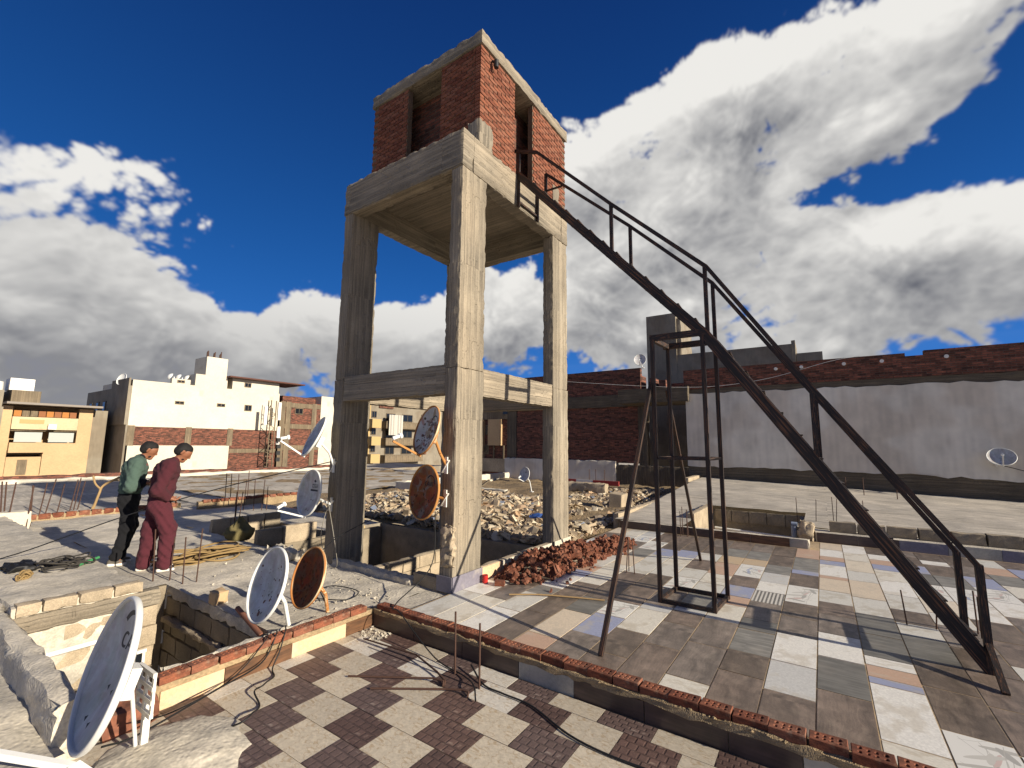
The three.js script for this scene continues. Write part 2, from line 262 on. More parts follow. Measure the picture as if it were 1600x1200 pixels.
// ---------- brown and cream terrace ----------
const TY = -.165;
const terrace = structure('terrace_floor', bx(-3.95, 2.2, -.5, TY - .003, -3.28, 1.2, 2), std({ map: blkC, color: 0xd9cdb8 }), 'terrace of brown and cream tiles in the foreground');
const embH = (u, v) => { // pressed basket pattern of small setts in one tile
  const gx = u * 6, gy = v * 4, r = Math.floor(gy), off = (r % 2) * .5, x = gx + off, c = Math.floor(x), fx = x - c, fy = gy - r; const e = Math.min(Math.min(fx, 1 - fx), Math.min(fy, 1 - fy) * .9); return sstep(.02, .14, e) * (.7 + .3 * LAT[(r * 91 + (c % 6) * 517) & 65535]) + .25 * (fb(u, v, 40, 3, 6) - .5); };
const embC = tex(512, (u, v) => { const h = embH(u, v), k = .80 + .2 * h + .3 * (fb(u, v, 10, 4, 21) - .5); return blend(tone([106, 88, 82], k), [182, 172, 158], sstep(.62, .8, fb(u, v, 6, 5, 41)) * .5); });
const embB = tex(512, (u, v) => embH(u, v) * .8, false);
const creamC = tex(512, (u, v) => { const w = fb(u, v, 3, 4, 9), vein = Math.abs(fb(u + .3 * w, v, 4, 4, 19) - .5); return blend(tone([228, 221, 206], .92 + .18 * (fb(u, v, 20, 4, 3) - .5)), [170, 148, 118], sstep(.035, 0, vein) * .55); });
const dirt = (c, seed) => tex(512, (u, v) => { const d = sstep(.55, .75, fb(u, v, 5, 5, seed)); return blend(tone(c, .95 + .14 * (fb(u, v, 60, 2, 5) - .5)), [186, 176, 158], d * .45); });
{
  const bm = [0xffffff, 0xe6dcd8, 0xfff2ea].map(c => new THREE.MeshStandardMaterial({ map: embC, bumpMap: embB, bumpScale: .003, roughness: .55, color: c }));
  const cm = [0xffffff, 0xf3ece0, 0xe6e0d6].map(c => new THREE.MeshStandardMaterial({ map: creamC, bumpMap: cemB, bumpScale: .002, roughness: .5, color: c }));
  const rowP = .2745, per = .745, gap = .004;
  const shape = (w, d) => { const g = new THREE.BoxGeometry(w, .012, d); const uv = g.attributes.uv; for (let i = 8; i < 12; i++) uv.setXY(i, uv.getX(i), uv.getY(i)); return g; };
  const brown = shape(.366, rowP - gap), cream = shape(.372, rowP - gap);
  for (let r = -5; r < 7; r++) {
    const zc = -2.0 - rowP * (r + .5), x0 = -2.845 - .1955 * r;
    for (let i = -6; i < 8; i++) for (const br of [1, 0]) {
      const xl = x0 + i * per + (br ? 0 : .370), w = br ? .366 : .372, lo = Math.max(xl, -3.935), hi = Math.min(xl + w, 1.6);
      if (hi - lo < .03) continue;
      const zlo = Math.max(zc - (rowP - gap) / 2, -3.268), zhi = zc + (rowP - gap) / 2; if (zhi - zlo < .03) continue;
      const asBrown = br && hi - lo > .25;
      const whole = hi - lo > w - .002 && zhi - zlo > rowP - gap - .002;
      const m = shadow(new THREE.Mesh(whole ? (br ? brown : cream) : shape(hi - lo, zhi - zlo), asBrown ? bm[Math.floor(rnd() * 3)] : cm[Math.floor(rnd() * 3)]));
      m.name = 'tile'; m.position.set((lo + hi) / 2, TY - .006 + R(-.0012, .0012), (zlo + zhi) / 2); m.rotation.x = R(-.002, .002); m.rotation.z = R(-.002, .002); terrace.add(m);
    }
  }
}

// ---------- perforated bricks for the kerbs ----------
function holedBrick(L, W, H) {
  const s = new THREE.Shape(); s.moveTo(-L / 2, -W / 2); s.lineTo(L / 2, -W / 2); s.lineTo(L / 2, W / 2); s.lineTo(-L / 2, W / 2); s.closePath();
  for (let i = 0; i < 4; i++) for (const j of [-1, 1]) { const h = new THREE.Path(); h.absellipse((i - 1.5) * L * .21, j * W * .2, .011, .014, 0, 2 * Math.PI, true); s.holes.push(h); }
  const g = new THREE.ExtrudeGeometry(s, { depth: H, bevelEnabled: true, bevelSize: .004, bevelThickness: .004, bevelSegments: 1, curveSegments: 4 }); g.rotateX(-Math.PI / 2);
  const uv = boxUV(g, .4); const p = uv.attributes.position; for (let i = 0; i < p.count; i++) { const x = p.getX(i), y = p.getY(i), z = p.getZ(i); p.setXYZ(i, x + .004 * noise3(x * 12, y * 12, z * 12), y + .003 * noise3(x * 14 + 9, y * 12, z * 12), z + .004 * noise3(x * 12, y * 12 + 5, z * 12)); } g.computeVertexNormals(); return g;
}
const HB = [holedBrick(.178, .092, .048), holedBrick(.172, .09, .05), holedBrick(.182, .094, .046)];
const skDark = new THREE.MeshStandardMaterial({ map: tex(512, (u, v) => tone([92, 74, 64], .85 + .16 * (vn(u * 6, v * 80, 80, 3) - .5) + .4 * (fb(u, v, 6, 4, 3) - .5))), roughness: .4 });
const skWood = new THREE.MeshStandardMaterial({ map: tex(512, (u, v) => tone([120, 84, 56], .85 + .3 * (vn(u * 5, v * 70, 70, 33) - .5) + .3 * (fb(u, v, 6, 4, 13) - .5))), roughness: .5 });
const skGrey = new THREE.MeshStandardMaterial({ map: dirt([168, 164, 152], 14), roughness: .4 }), skPeach = new THREE.MeshStandardMaterial({ map: dirt([222, 190, 150], 24), roughness: .5 }), skBlue = new THREE.MeshStandardMaterial({ map: dirt([128, 124, 134], 8), roughness: .45 }), skPale = new THREE.MeshStandardMaterial({ map: dirt([214, 206, 186], 18), roughness: .45 });
{
  const k = thing('brick_kerb', 'long brick kerb between the brown terrace and the patchwork tiled floor', 'kerb', [0, TY, -3.35]);
  part(k, 'mortar_core', rough(-4.02, 2.6, TY - .3, -.002, -3.40, -3.296, { seg: .06, amp: .006, chip: .012 }), M.mortarPale);
  part(k, 'mortar_bead', rough(-3.93, 2.6, -.042, .004, -3.31, -3.276, { seg: .022, amp: .012, chip: .01, freq: 17, s: .6 }), M.mortarPale);
  let x = -3.94; const cols = [[skDark, .6], [skDark, .6], [skDark, .597], [skGrey, .495], [skDark, .53], [skDark, .525], [skDark, .39], [skGrey, .358], [skGrey, .5], [skDark, .6], [skPale, .6], [skDark, .6]];
  for (const [m, w] of cols) { part(k, 'skirting_tile', bx(x, x + w - .006, TY - .006, -.035, -3.296, -3.284 + R(-.001, .001), .6), m); x += w; }
  x = -3.9; let i = 0; while (x < 2.5) { const m = shadow(new THREE.Mesh(HB[i % 3], M.bricks[[2, 1, 2, 0, 1][i % 5]])); m.name = 'brick'; k.add(m); m.position.set(x + .09, -.001 - TY + R(-.003, .003), 0 + R(-.006, .006)); m.rotation.set(R(-.03, .03), R(-.04, .04), R(-.02, .02)); x += .196 + R(-.004, .004); i++; }
  const mo = []; for (let q = 0; q < 90; q++) { const xx = -3.9 + rnd() * 6.4, s = R(.005, .016); const g = new THREE.IcosahedronGeometry(s, 0); g.scale(R(.8, 1.8), R(.4, .8), R(.7, 1.2)); g.rotateY(R(0, 6)); g.translate(xx, R(-.008, .006), R(-3.305, -3.282)); mo.push(g); } const mm = part(k, 'mortar_crumbs', boxUV(merge(mo), .5), M.mortarPale); mm.userData.kind = 'stuff';

  const k2 = thing('brick_kerb', 'short brick kerb running beside the pit towards the large white dish', 'kerb', [-4.0, TY, -2.4]);
  part(k2, 'mortar_core', rough(-4.05, -3.952, TY - .4, -.002, -3.29, -1.42, { seg: .06, amp: .008, chip: .015 }), M.mortarPale);
  let z = -3.28; for (const [m, w] of [[skWood, .32], [skPeach, .55], [skWood, .54], [skPeach, .42]]) { part(k2, 'skirting_tile', bx(-3.952, -3.94 + R(-.001, .001), TY - .006, -.045, z, z + w - .006, .6), m); z += w; }
  z = -3.2; i = 0; while (z < -1.5) { const m = shadow(new THREE.Mesh(HB[i % 3], M.bricks[[3, 0, 3, 0][i % 4]])); m.name = 'brick'; k2.add(m); m.position.set(0 + R(-.006, .006), -.001 - TY + R(-.004, .002), z + .09 + 2.4); m.rotation.set(R(-.03, .03), Math.PI / 2 + R(-.05, .05), R(-.02, .02)); z += .196 + R(-.004, .004); i++; }
  part(k2, 'cement_smear', rough(-4.12, -4.045, -.12, .05, -2.9, -1.5, { seg: .05, amp: .018, chip: .03, freq: 9 }), M.cement);
  part(k2, 'broken_end', rough(-4.1, -3.82, TY - .05, -.02, -1.42, -1.12, { seg: .05, amp: .03, chip: .06, freq: 7 }), M.bricks[0]);
}
single('cement_mound', (() => { const g = new THREE.SphereGeometry(1, 40, 14, 0, 6.2832, 0, 1.5708); g.scale(.42, .06, .40); const p = g.attributes.position; for (let i = 0; i < p.count; i++) { const x = p.getX(i), y = p.getY(i), z = p.getZ(i), n = 1 + .22 * fbm3(x * 5, y * 5, z * 5, 4); p.setXYZ(i, x * n, y * n, z * n); } g.computeVertexNormals(); g.translate(-3.32, TY - .012, -1.3); return boxUV(g, 4); })(), M.cement, 'low mound of set cement on the terrace at the foot of the large white dish', 'mound');

// ---------- patchwork tiled floor ----------
const floor = structure('tiled_floor', bx(-3.63, 9, -.4, -.003, -3.40, -10.2, 2), std({ map: blkC, color: 0xfff6e6 }), 'roof floor of odd patchwork tiles below the steel stairs');
const streak = tex(512, (u, v) => { const w = fb(u, v, 3, 3, 2) * .25; const k = .82 + .28 * (vn((u + w) * 10, v * 2, 10, 3) - .5) + .12 * (vn((u + w) * 70, v * 5, 70, 6) - .5) + .32 * (fb(u + w, v, 8, 4, 51) - .5) + .1 * (vn(u * 200, v * 60, 200, 2) - .5); return blend(tone([152, 139, 127], k), [160, 150, 136], sstep(.58, .75, fb(u, v, 4, 5, 71)) * .30); });
const greyT = tex(512, (u, v) => blend(tone([152, 149, 141], .86 + .2 * (vn(u * 4, v * 40, 40, 5) - .5) + .2 * (fb(u, v, 8, 4, 8) - .5)), [160, 152, 140], sstep(.58, .75, fb(u, v, 5, 4, 91)) * .25));
const stripeT = tex(256, (u, v) => { const x = (u * 8) % 1; return x < .5 ? tone([206, 202, 192], 1) : (vn(u * 64, v * 64, 64, 1) > .35 ? [96, 94, 90] : [150, 146, 140]); });
function leafCanvas(seed, blue) {
  const c = document.createElement('canvas'); c.width = 256; c.height = 512; const x = c.getContext('2d'), r = rngOf(seed); x.fillStyle = '#dcdad2'; x.fillRect(0, 0, 256, 512);
  for (let i = 0; i < 9; i++) { x.save(); x.translate(40 + r() * 180, 60 + r() * 400); x.rotate(r() * 6.28); x.fillStyle = blue && i % 3 === 0 ? '#9aa3b8' : ['#b4b1a8', '#c2bfb6', '#a8a69f', '#c8b2aa'][Math.floor(r() * 4)]; x.beginPath(); x.ellipse(0, 0, 10 + r() * 12, 50 + r() * 60, 0, 0, 6.283); x.fill(); x.restore(); x.strokeStyle = '#b5b2aa'; x.lineWidth = 3; x.beginPath(); x.moveTo(r() * 256, r() * 512); x.quadraticCurveTo(r() * 256, r() * 512, r() * 256, r() * 512); x.stroke(); }
  const t = new THREE.CanvasTexture(c); t.colorSpace = THREE.SRGBColorSpace; return t;
}
const gl = o => new THREE.MeshStandardMaterial({ roughness: .45, ...o });
const TM = {
  W: [0xffffff, 0xf4f1ea, 0xe8e8e6].map(c => gl({ map: dirt([236, 233, 224], 3), color: c })), C: [gl({ map: dirt([226, 214, 192], 13) }), gl({ map: dirt([220, 204, 180], 15) })], L: [gl({ map: dirt([206, 205, 200], 5) })],
  D: [0xffffff, 0xe2dcd4, 0xf6eee8].map(c => gl({ map: streak, color: c, bumpMap: cemB, bumpScale: .002 })), G: [0xffffff, 0xdadada].map(c => gl({ map: greyT, color: c })), B: [gl({ map: dirt([158, 164, 190], 33) })], P: [gl({ map: dirt([200, 168, 144], 43) })], T: [gl({ map: dirt([204, 180, 146], 23) })],
  S: [gl({ map: stripeT })], F: [gl({ map: leafCanvas(4, true) }), gl({ map: leafCanvas(9, false) })] };
const TP = {
  '-11': 'W4.3 W4.9 D5.5 C6.1 W6.7 P7.3 W8 D8.7 C9.3', '-10': 'W4.3 D4.9 D5.5 P6.1 C6.7 W7.4 D8 W8.6 W9.3', '-9': 'W4.1 W4.7 G5 W5.6 B5.9 P6.2 W6.8 W7.5 D8.2 F8.8 L9.3', '-8': 'D4.2 D4.8 D5.4 W5.9 W6.5 C7.1 G7.7 F8.4 D9.3', '-7': 'P3.75 C4.45 G4.95 D5.6 D6.2 W6.8 W7.4 B7.9 D8.5 D9.3',
  '-6': 'D4 B4.55 F5 D5.7 D6.3 W6.9 W7.5 B8 D8.6 D9.3', '-5': 'D3.75 D4.3 W4.95 L5.15 D5.8 F6.4 W6.9 D7.5 W8 D8.6 D9.3', '-4': 'D4.14 D4.73 D5.1 L5.3 G5.85 W6.3 W6.8 P7.5 T8 G8.6 D9.3', '-3': 'W3.69 D4.39 D5.06 W5.61 P5.95 B6.4 D6.9 F7.6 T8 G8.6 D9.3', '-2': 'D4 D4.43 G4.98 G5.3 D5.9 S6.35 W6.8 L7.3 G7.8 D8.5 D9.3',
  '-1': 'D3.88 L4.42 W5.07 D5.6 D6.1 F6.83 D7.47 B7.7 G8.56 P9.3', '0': 'D4.1 G4.73 W5.31 D5.89 D6.33 W6.84 C7.45 P7.6 W8.3 B8.6 P8.9 W9.5 C10.1', '1': 'W3.64 W4.43 B4.55 P4.77 W4.96 G5.52 G6.13 W6.76 C7.54 W8.1 C8.8 W9.4 W10.1', '2': 'F3.98 D4.6 D5.1 G5.7 W6.05 D6.5 W7.1 W7.8 W8.4 B8.75 P9.1 W9.5 D10.1', '3': 'F3.9 D4.5 D5.1 D5.6 D6.2 W6.6 C7.2 F7.9 G8.5 B9 D9.6 D10.1', '4': 'D4.2 D4.9 W5.4 D6 D6.6 W7.2 F7.9 G8.5 D9.2 W9.5 D10.1', '5': 'D4 D4.6 W5.1 D5.7 D6.3 D6.9 W7.5 F8.1 B8.7 D9.4 D10.1', '6': 'W4.2 D4.8 D5.4 D6 W6.5 D7.2 D7.8 W8.4 G9 P9.5 W10.1' };
for (let k = -11; k < 24; k++) {
  const x0 = -.138 + .315 * k, x1 = x0 + .304; let seq = TP[k];
  if (!seq) { seq = ''; let z = 3.9 + rnd() * .4; const ty = 'DDDGWWWCLFBP'; while (z < 10) { seq += ty[Math.floor(rnd() * 12)] + z.toFixed(2) + ' '; z += .6; } seq += 'D10.1'; }
  let za = 3.405;
  for (const s of seq.trim().split(' ')) {
    const zb = parseFloat(s.slice(1)), ms = TM[s[0]]; let d = zb - za - .012; const lo = Math.max(x0, -3.625);
    if (d > .02) {
      const g = new THREE.BoxGeometry(x1 - lo, .011, d); const n = g.attributes.normal, uv = g.attributes.uv, ou = rnd(), ov = rnd();
      if (s[0] !== 'F' && s[0] !== 'S') for (let i = 0; i < uv.count; i++) uv.setXY(i, uv.getX(i) * .5 + ou, uv.getY(i) * .9 + ov);
      const m = shadow(new THREE.Mesh(g, ms[Math.floor(rnd() * ms.length)])); m.name = 'tile'; m.position.set((lo + x1) / 2, -.0055 + R(-.0012, .0012), -(za + zb) / 2); m.rotation.x = R(-.0015, .0015); m.rotation.z = R(-.0015, .0015); floor.add(m);
    }
    za = zb;
  }
}
// kerbs at the far side of the tiled floor
{
  const k = thing('floor_edge_kerb', 'low tile faced kerb in front of the dark light well', 'kerb', [-1.8, -.05, -9.4]);
  part(k, 'core', rough(-3.62, -.28, -.3, .145, -9.47, -9.345, { seg: .08, amp: .006 }), M.cement);
  let x = -3.6; for (const [w, m] of [[.62, skDark], [.6, skDark], [.62, skDark], [.6, skWood], [.6, skWood], [.26, skGrey]]) { part(k, 'skirting_tile', bx(x, x + w - .006, -.012, .142, -9.345, -9.333), m); x += w; }
  const k2 = thing('floor_edge_kerb', 'tile faced kerb with a course of grey blocks at the far right of the tiled floor', 'kerb', [3, -.05, -10.3]);
  part(k2, 'core', bx(-.2, 12, -.3, .16, -10.34, -10.156, 2), M.cement);
  x = -.18; for (const [w, m] of [[.6, skDark], [.55, skDark], [.6, skBlue], [.6, skGrey], [.6, skBlue], [.6, skGrey], [.6, skGrey], [.6, skDark]]) { part(k2, 'skirting_tile', bx(x, x + w - .006, -.012, .165, -10.155, -10.143), m); x += w; }
  x = .02; for (let i = 0; i < 7; i++) { part(k2, 'block', rough(x, x + .40, .15, .335 + R(-.01, .01), -10.62, -10.45, { seg: .07, amp: .008, chip: .02, s: 1, seed: i }), M.blockGrey); x += .415; }
  part(k2, 'backing', bx(-.4, 12, -.3, .15, -10.72, -10.345, 2), M.cement);
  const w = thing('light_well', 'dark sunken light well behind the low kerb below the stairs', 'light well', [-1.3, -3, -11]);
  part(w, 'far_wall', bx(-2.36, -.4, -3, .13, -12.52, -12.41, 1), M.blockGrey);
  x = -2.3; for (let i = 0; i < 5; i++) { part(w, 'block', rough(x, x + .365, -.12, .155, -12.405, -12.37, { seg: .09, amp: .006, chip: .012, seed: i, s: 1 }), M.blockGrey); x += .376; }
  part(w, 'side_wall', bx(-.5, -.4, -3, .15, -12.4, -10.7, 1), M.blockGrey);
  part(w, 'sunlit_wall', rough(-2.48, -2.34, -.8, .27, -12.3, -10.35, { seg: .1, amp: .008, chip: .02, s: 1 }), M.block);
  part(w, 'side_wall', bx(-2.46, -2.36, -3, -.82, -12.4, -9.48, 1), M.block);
  part(w, 'pipe', bar([-2.3, -.28, -12.3], [-.5, -.33, -12.2], .03, false, 10), M.whitePlastic, 'grey white pipe along the wall of the light well');
  part(w, 'floor', bx(-2.5, -.3, -3.1, -3, -12.5, -9.4, 2), M.cementDark);
  single('downpipe', merge([bar([-.56, -1.5, -10.75], [-.56, .16, -10.75], .05, false, 12), bar([-.6, .19, -10.74], [-.5, .19, -10.74], .045, false, 12)]), std({ color: 0x8c96a6, roughness: .5 }), 'blue grey pipe standing in the corner of the dark light well', 'pipe');
  single('cement_lump', rough(-.46, -.22, -.02, .33, -10.36, -10.12, { seg: .04, amp: .04, chip: .08, freq: 7 }), M.block, 'broken cement stump between the two kerbs beyond the tiled floor', 'stump');
  single('slab_upstand', rough(-3.86, -3.72, -.3, .24, -16.2, -9.6, { seg: .1, amp: .015, chip: .03 }), M.block, 'low pale upstand between the rubble ground and the far slab', 'kerb');
  single('slab_parapet', rough(-4.0, -3.84, -.2, .62, -19.0, -16.4, { seg: .1, amp: .012, chip: .03 }), M.block, 'pale block parapet in front of the dark garage opening', 'wall');
}
// ---------- concrete tower with a brick room on top ----------
const XE = -3.631, XW = -6.12, ZS = -4.143, ZN = -7.08, CW = .21, CD = .53, BT = .003;
{
  const t = thing('concrete_tower', 'tall raw concrete frame tower carrying a brick room beside the steel stairs', 'tower', [-4.87, -3, -5.6]);
  const opt = { seg: .03, amp: .0035, chip: .016, freq: 9, s: 2 };
  for (const [x, z] of [[XE - CW, ZS], [XE - CW, ZN + CD], [XW, ZS], [XW, ZN + CD]]) { part(t, 'column', rough(x, x + CW, -3, 2.64, z - CD, z, { ...opt, seed: x + z }), M.board); part(t, 'column', rough(x + .008, x + CW - .004, 2.64, 5.32, z - CD + .006, z - .006, { ...opt, seed: x - z }), M.board); }
  const b2 = { seg: .034, amp: .0035, chip: .016, freq: 8, s: 2, swap: true };
  const yA = 2.315, yB = 2.69, yC = 5.315, yD = 5.85;
  part(t, 'middle_beam', rough(XE - CW + .006, XE - .012, yA, yB, ZN + CD, ZS - CD, { ...b2, seed: 1 }), M.board);
  part(t, 'middle_beam', rough(XW + .006, XW + CW - .012, yA, yB, ZN + CD, ZS - CD, { ...b2, seed: 2 }), M.board);
  part(t, 'middle_beam', rough(XW + CW, XE - CW, yA, yB, ZS - .24, ZS - .014, { ...b2, seed: 3 }), M.board);
  part(t, 'middle_beam', rough(XW + CW, XE - CW, yA, yB, ZN + .014, ZN + .24, { ...b2, seed: 4 }), M.board);
  part(t, 'top_beam', rough(XW - .01, XE + .008, yC, yD, ZS - .22, ZS + .008, { ...b2, seed: 5, chip: .03 }), M.board);
  part(t, 'top_beam', rough(XW - .01, XE + .008, yC, yD, ZN, ZN + .22, { ...b2, seed: 6 }), M.board);
  part(t, 'top_beam', rough(XE - .21, XE + .006, yC, yD, ZN + .22, ZS - .22, { ...b2, seed: 7, chip: .03 }), M.board);
  part(t, 'top_beam', rough(XW, XW + .21, yC, yD, ZN + .22, ZS - .22, { ...b2, seed: 8 }), M.board);
  part(t, 'deck', rough(XW + .21, XE - .21, 5.66, 5.84, ZN + .22, ZS - .22, { seg: .15, amp: .006, s: 2, swap: true }), M.board);
  part(t, 'roof_slab', rough(-6.0, -3.612, 7.375, 7.595, -7.085, -4.465, { seg: .045, amp: .006, chip: .03, freq: 5, s: 2, swap: true }), M.board);
  // brick room walls: mortar bed with every brick proud of it
  const y0 = 5.85, y1 = 7.372, th = .1, eX = -3.645, sZ = -4.49;
  const core = (n, ...a) => part(t, n, bx(...a, 2), M.mortar);
  core('wall_core', eX - th, eX - .012, y0, y1, -5.36, sZ - .02); core('wall_core', eX - th, eX - .012, y0, y1, -7.05, -5.90);
  core('wall_core', -4.41, eX - th - .002, y0, y1, sZ - th, sZ - .012); core('wall_core', -5.96, -5.13, y0, y1, sZ - th, sZ - .012);
  part(t, 'rear_wall', bx(-5.98, -5.88, y0, y1, -7.05, sZ - th - .004, 2), M.brickwall); part(t, 'rear_wall', bx(-5.876, eX - th - .004, y0, y1, -7.06, -6.96, 2), M.brickwall);
  const bl = .196, bp = .206, bh = .05, cp = .0585, rows = Math.floor((y1 - y0) / cp);
  const geos = [0, 1, 2].map(i => { const g = rough(-bl / 2, bl / 2, -bh / 2, bh / 2, -.05, .05, { seg: .066, amp: .004, chip: .006, freq: 14, s: .4, seed: i * 7 }); return g; });
  const half = rough(-.045, .045, -bh / 2, bh / 2, -.05, .05, { seg: .05, amp: .004, chip: .006, freq: 14, s: .4, seed: 5 });
  const stuff = [[], [], [], []]; let count = 0;
  const wallOf = (axis, a0, a1, skip, seen) => { // runs along z (axis 0) or x (axis 1)
    for (let r = 0; r < rows; r++) { const y = y0 + (r + .5) * cp; for (let a = a0 + (r % 2) * bp / 2; a < a1 - .03; a += bp) {
      const gaps = [[a, Math.min(a + bl, a1)]]; const s = skip(a, a + bl); let [lo, hi] = gaps[0];
      if (s) { if (lo < s[0] && hi > s[0]) hi = s[0]; else if (lo < s[1] && hi > s[1]) lo = s[1]; else if (lo >= s[0] && hi <= s[1]) continue; }
      const len = hi - lo; if (len < .035) continue;
      const c = (lo + hi) / 2, j = R(-.003, .003), px = axis ? c : eX - .05 + j, pz = axis ? sZ - .05 + j : c;
      const g0 = len > .15 ? geos[Math.floor(rnd() * 3)] : half, base = len > .15 ? bl : .09;
      const mat = Math.floor(rnd() * 4), rot = (axis ? 0 : Math.PI / 2) + R(-.012, .012);
      if (seen && count < 298) { const m = shadow(new THREE.Mesh(g0, M.bricks[mat])); m.name = 'brick'; m.position.set(px + 4.87, y + 3 + R(-.003, .003), pz + 5.6); m.rotation.y = rot; m.rotation.x = 0; m.scale.x = len / base; t.add(m); count++; }
      else { const g = g0.clone(); g.scale(len / base, 1, 1); g.rotateY(rot); g.translate(px, y + R(-.003, .003), pz); stuff[mat].push(g); }
    } }
  };
  const door = (lo, hi) => hi > -5.90 && lo < -5.36 ? [-5.90, -5.36] : null, win = (lo, hi) => hi > -5.13 && lo < -4.41 ? [-5.13, -4.41] : null;
  wallOf(0, -7.05, sZ, door, true); wallOf(1, -5.96, -3.75, win, false);
  stuff.forEach((s, i) => { if (s.length) { const m = part(t, 'brickwork', merge(s), M.bricks[i]); m.userData.kind = 'stuff'; } });
  part(t, 'added_partition', bx(-5.7, -3.95, 5.85, 7.37, -4.96, -4.86, 2), M.brickwall); part(t, 'added_partition', bx(-4.08, -3.98, 5.85, 7.37, -6.9, -4.97, 2), M.brickwall);  // unseen brick partitions, added to darken the room behind both openings
  part(t, 'concrete_stub', rough(-3.86, -3.625, 5.84, 6.22, -4.79, -4.47, { seg: .04, amp: .004, chip: .03, s: 2 }), M.board);
  part(t, 'concrete_stub', rough(-3.74, -3.63, 5.98, 6.28, -6.79, -6.56, { seg: .05, amp: .006, chip: .02, s: 2 }), M.board);
  part(t, 'lamp_holder', merge([bar([-3.63, 7.28, -4.74], [-3.56, 7.22, -4.74], .02, false), bar([-3.56, 7.26, -4.74], [-3.56, 7.14, -4.74], .035, false)]), M.cable);
  // light well under the tower
  const p = thing('tower_pit', 'dark block lined pit in the ground inside the concrete tower', 'pit', [-4.87, -3, -5.6]);
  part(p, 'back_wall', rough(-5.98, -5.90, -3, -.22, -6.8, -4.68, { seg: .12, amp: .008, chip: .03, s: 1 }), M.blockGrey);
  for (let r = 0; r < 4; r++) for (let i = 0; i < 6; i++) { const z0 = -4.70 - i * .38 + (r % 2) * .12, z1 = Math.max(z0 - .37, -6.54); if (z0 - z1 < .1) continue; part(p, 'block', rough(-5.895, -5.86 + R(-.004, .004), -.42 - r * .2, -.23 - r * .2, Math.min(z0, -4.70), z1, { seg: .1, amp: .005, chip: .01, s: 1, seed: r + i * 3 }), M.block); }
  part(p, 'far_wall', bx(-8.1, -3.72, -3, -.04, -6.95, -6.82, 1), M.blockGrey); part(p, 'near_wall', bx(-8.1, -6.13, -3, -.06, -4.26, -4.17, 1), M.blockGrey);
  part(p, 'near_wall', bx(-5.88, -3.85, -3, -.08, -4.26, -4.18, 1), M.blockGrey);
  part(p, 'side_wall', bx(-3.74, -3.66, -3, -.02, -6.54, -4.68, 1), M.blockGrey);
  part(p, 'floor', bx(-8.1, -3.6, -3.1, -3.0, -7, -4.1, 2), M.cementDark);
  part(p, 'rough_rim', rough(-5.9, -4.29, -.12, .045, -4.27, -4.12, { seg: .04, amp: .02, chip: .05, freq: 8 }), M.cement);
  part(p, 'rim_block', rough(-4.285, -3.85, -.1, .125, -4.25, -4.15, { seg: .05, amp: .006, chip: .02, s: 1 }), M.blockGrey);
  // tile faced wall between the east columns
  const q = thing('tile_faced_wall', 'low tile faced wall between the tower columns beside the brick rubble', 'wall', [-3.66, -.05, -5.6]);
  let z = -4.69; for (let i = 0; i < 4; i++) { const w = .455; part(q, 'block', rough(-3.72, -3.638, -.02, .165 + R(-.01, .01), z - w + .02, z, { seg: .06, amp: .005, chip: .02, seed: i }), M.block); part(q, 'facing_tile', bx(-3.634, -3.622, -.008, .16, z - w + .03, z), i === 0 ? skPeach : i === 1 ? skPale : skPale); z -= w; }
  part(q, 'facing_tile', bx(-3.622, -3.608, -.008, .17, -4.685, -4.128), skBlue); part(q, 'facing_tile', bx(-3.86, -3.622, -.008, .165, -4.136, -4.122), skBlue);
  part(q, 'facing_tile', bx(-3.62, -3.608, -.008, .17, -7.11, -6.55), skPale);
}

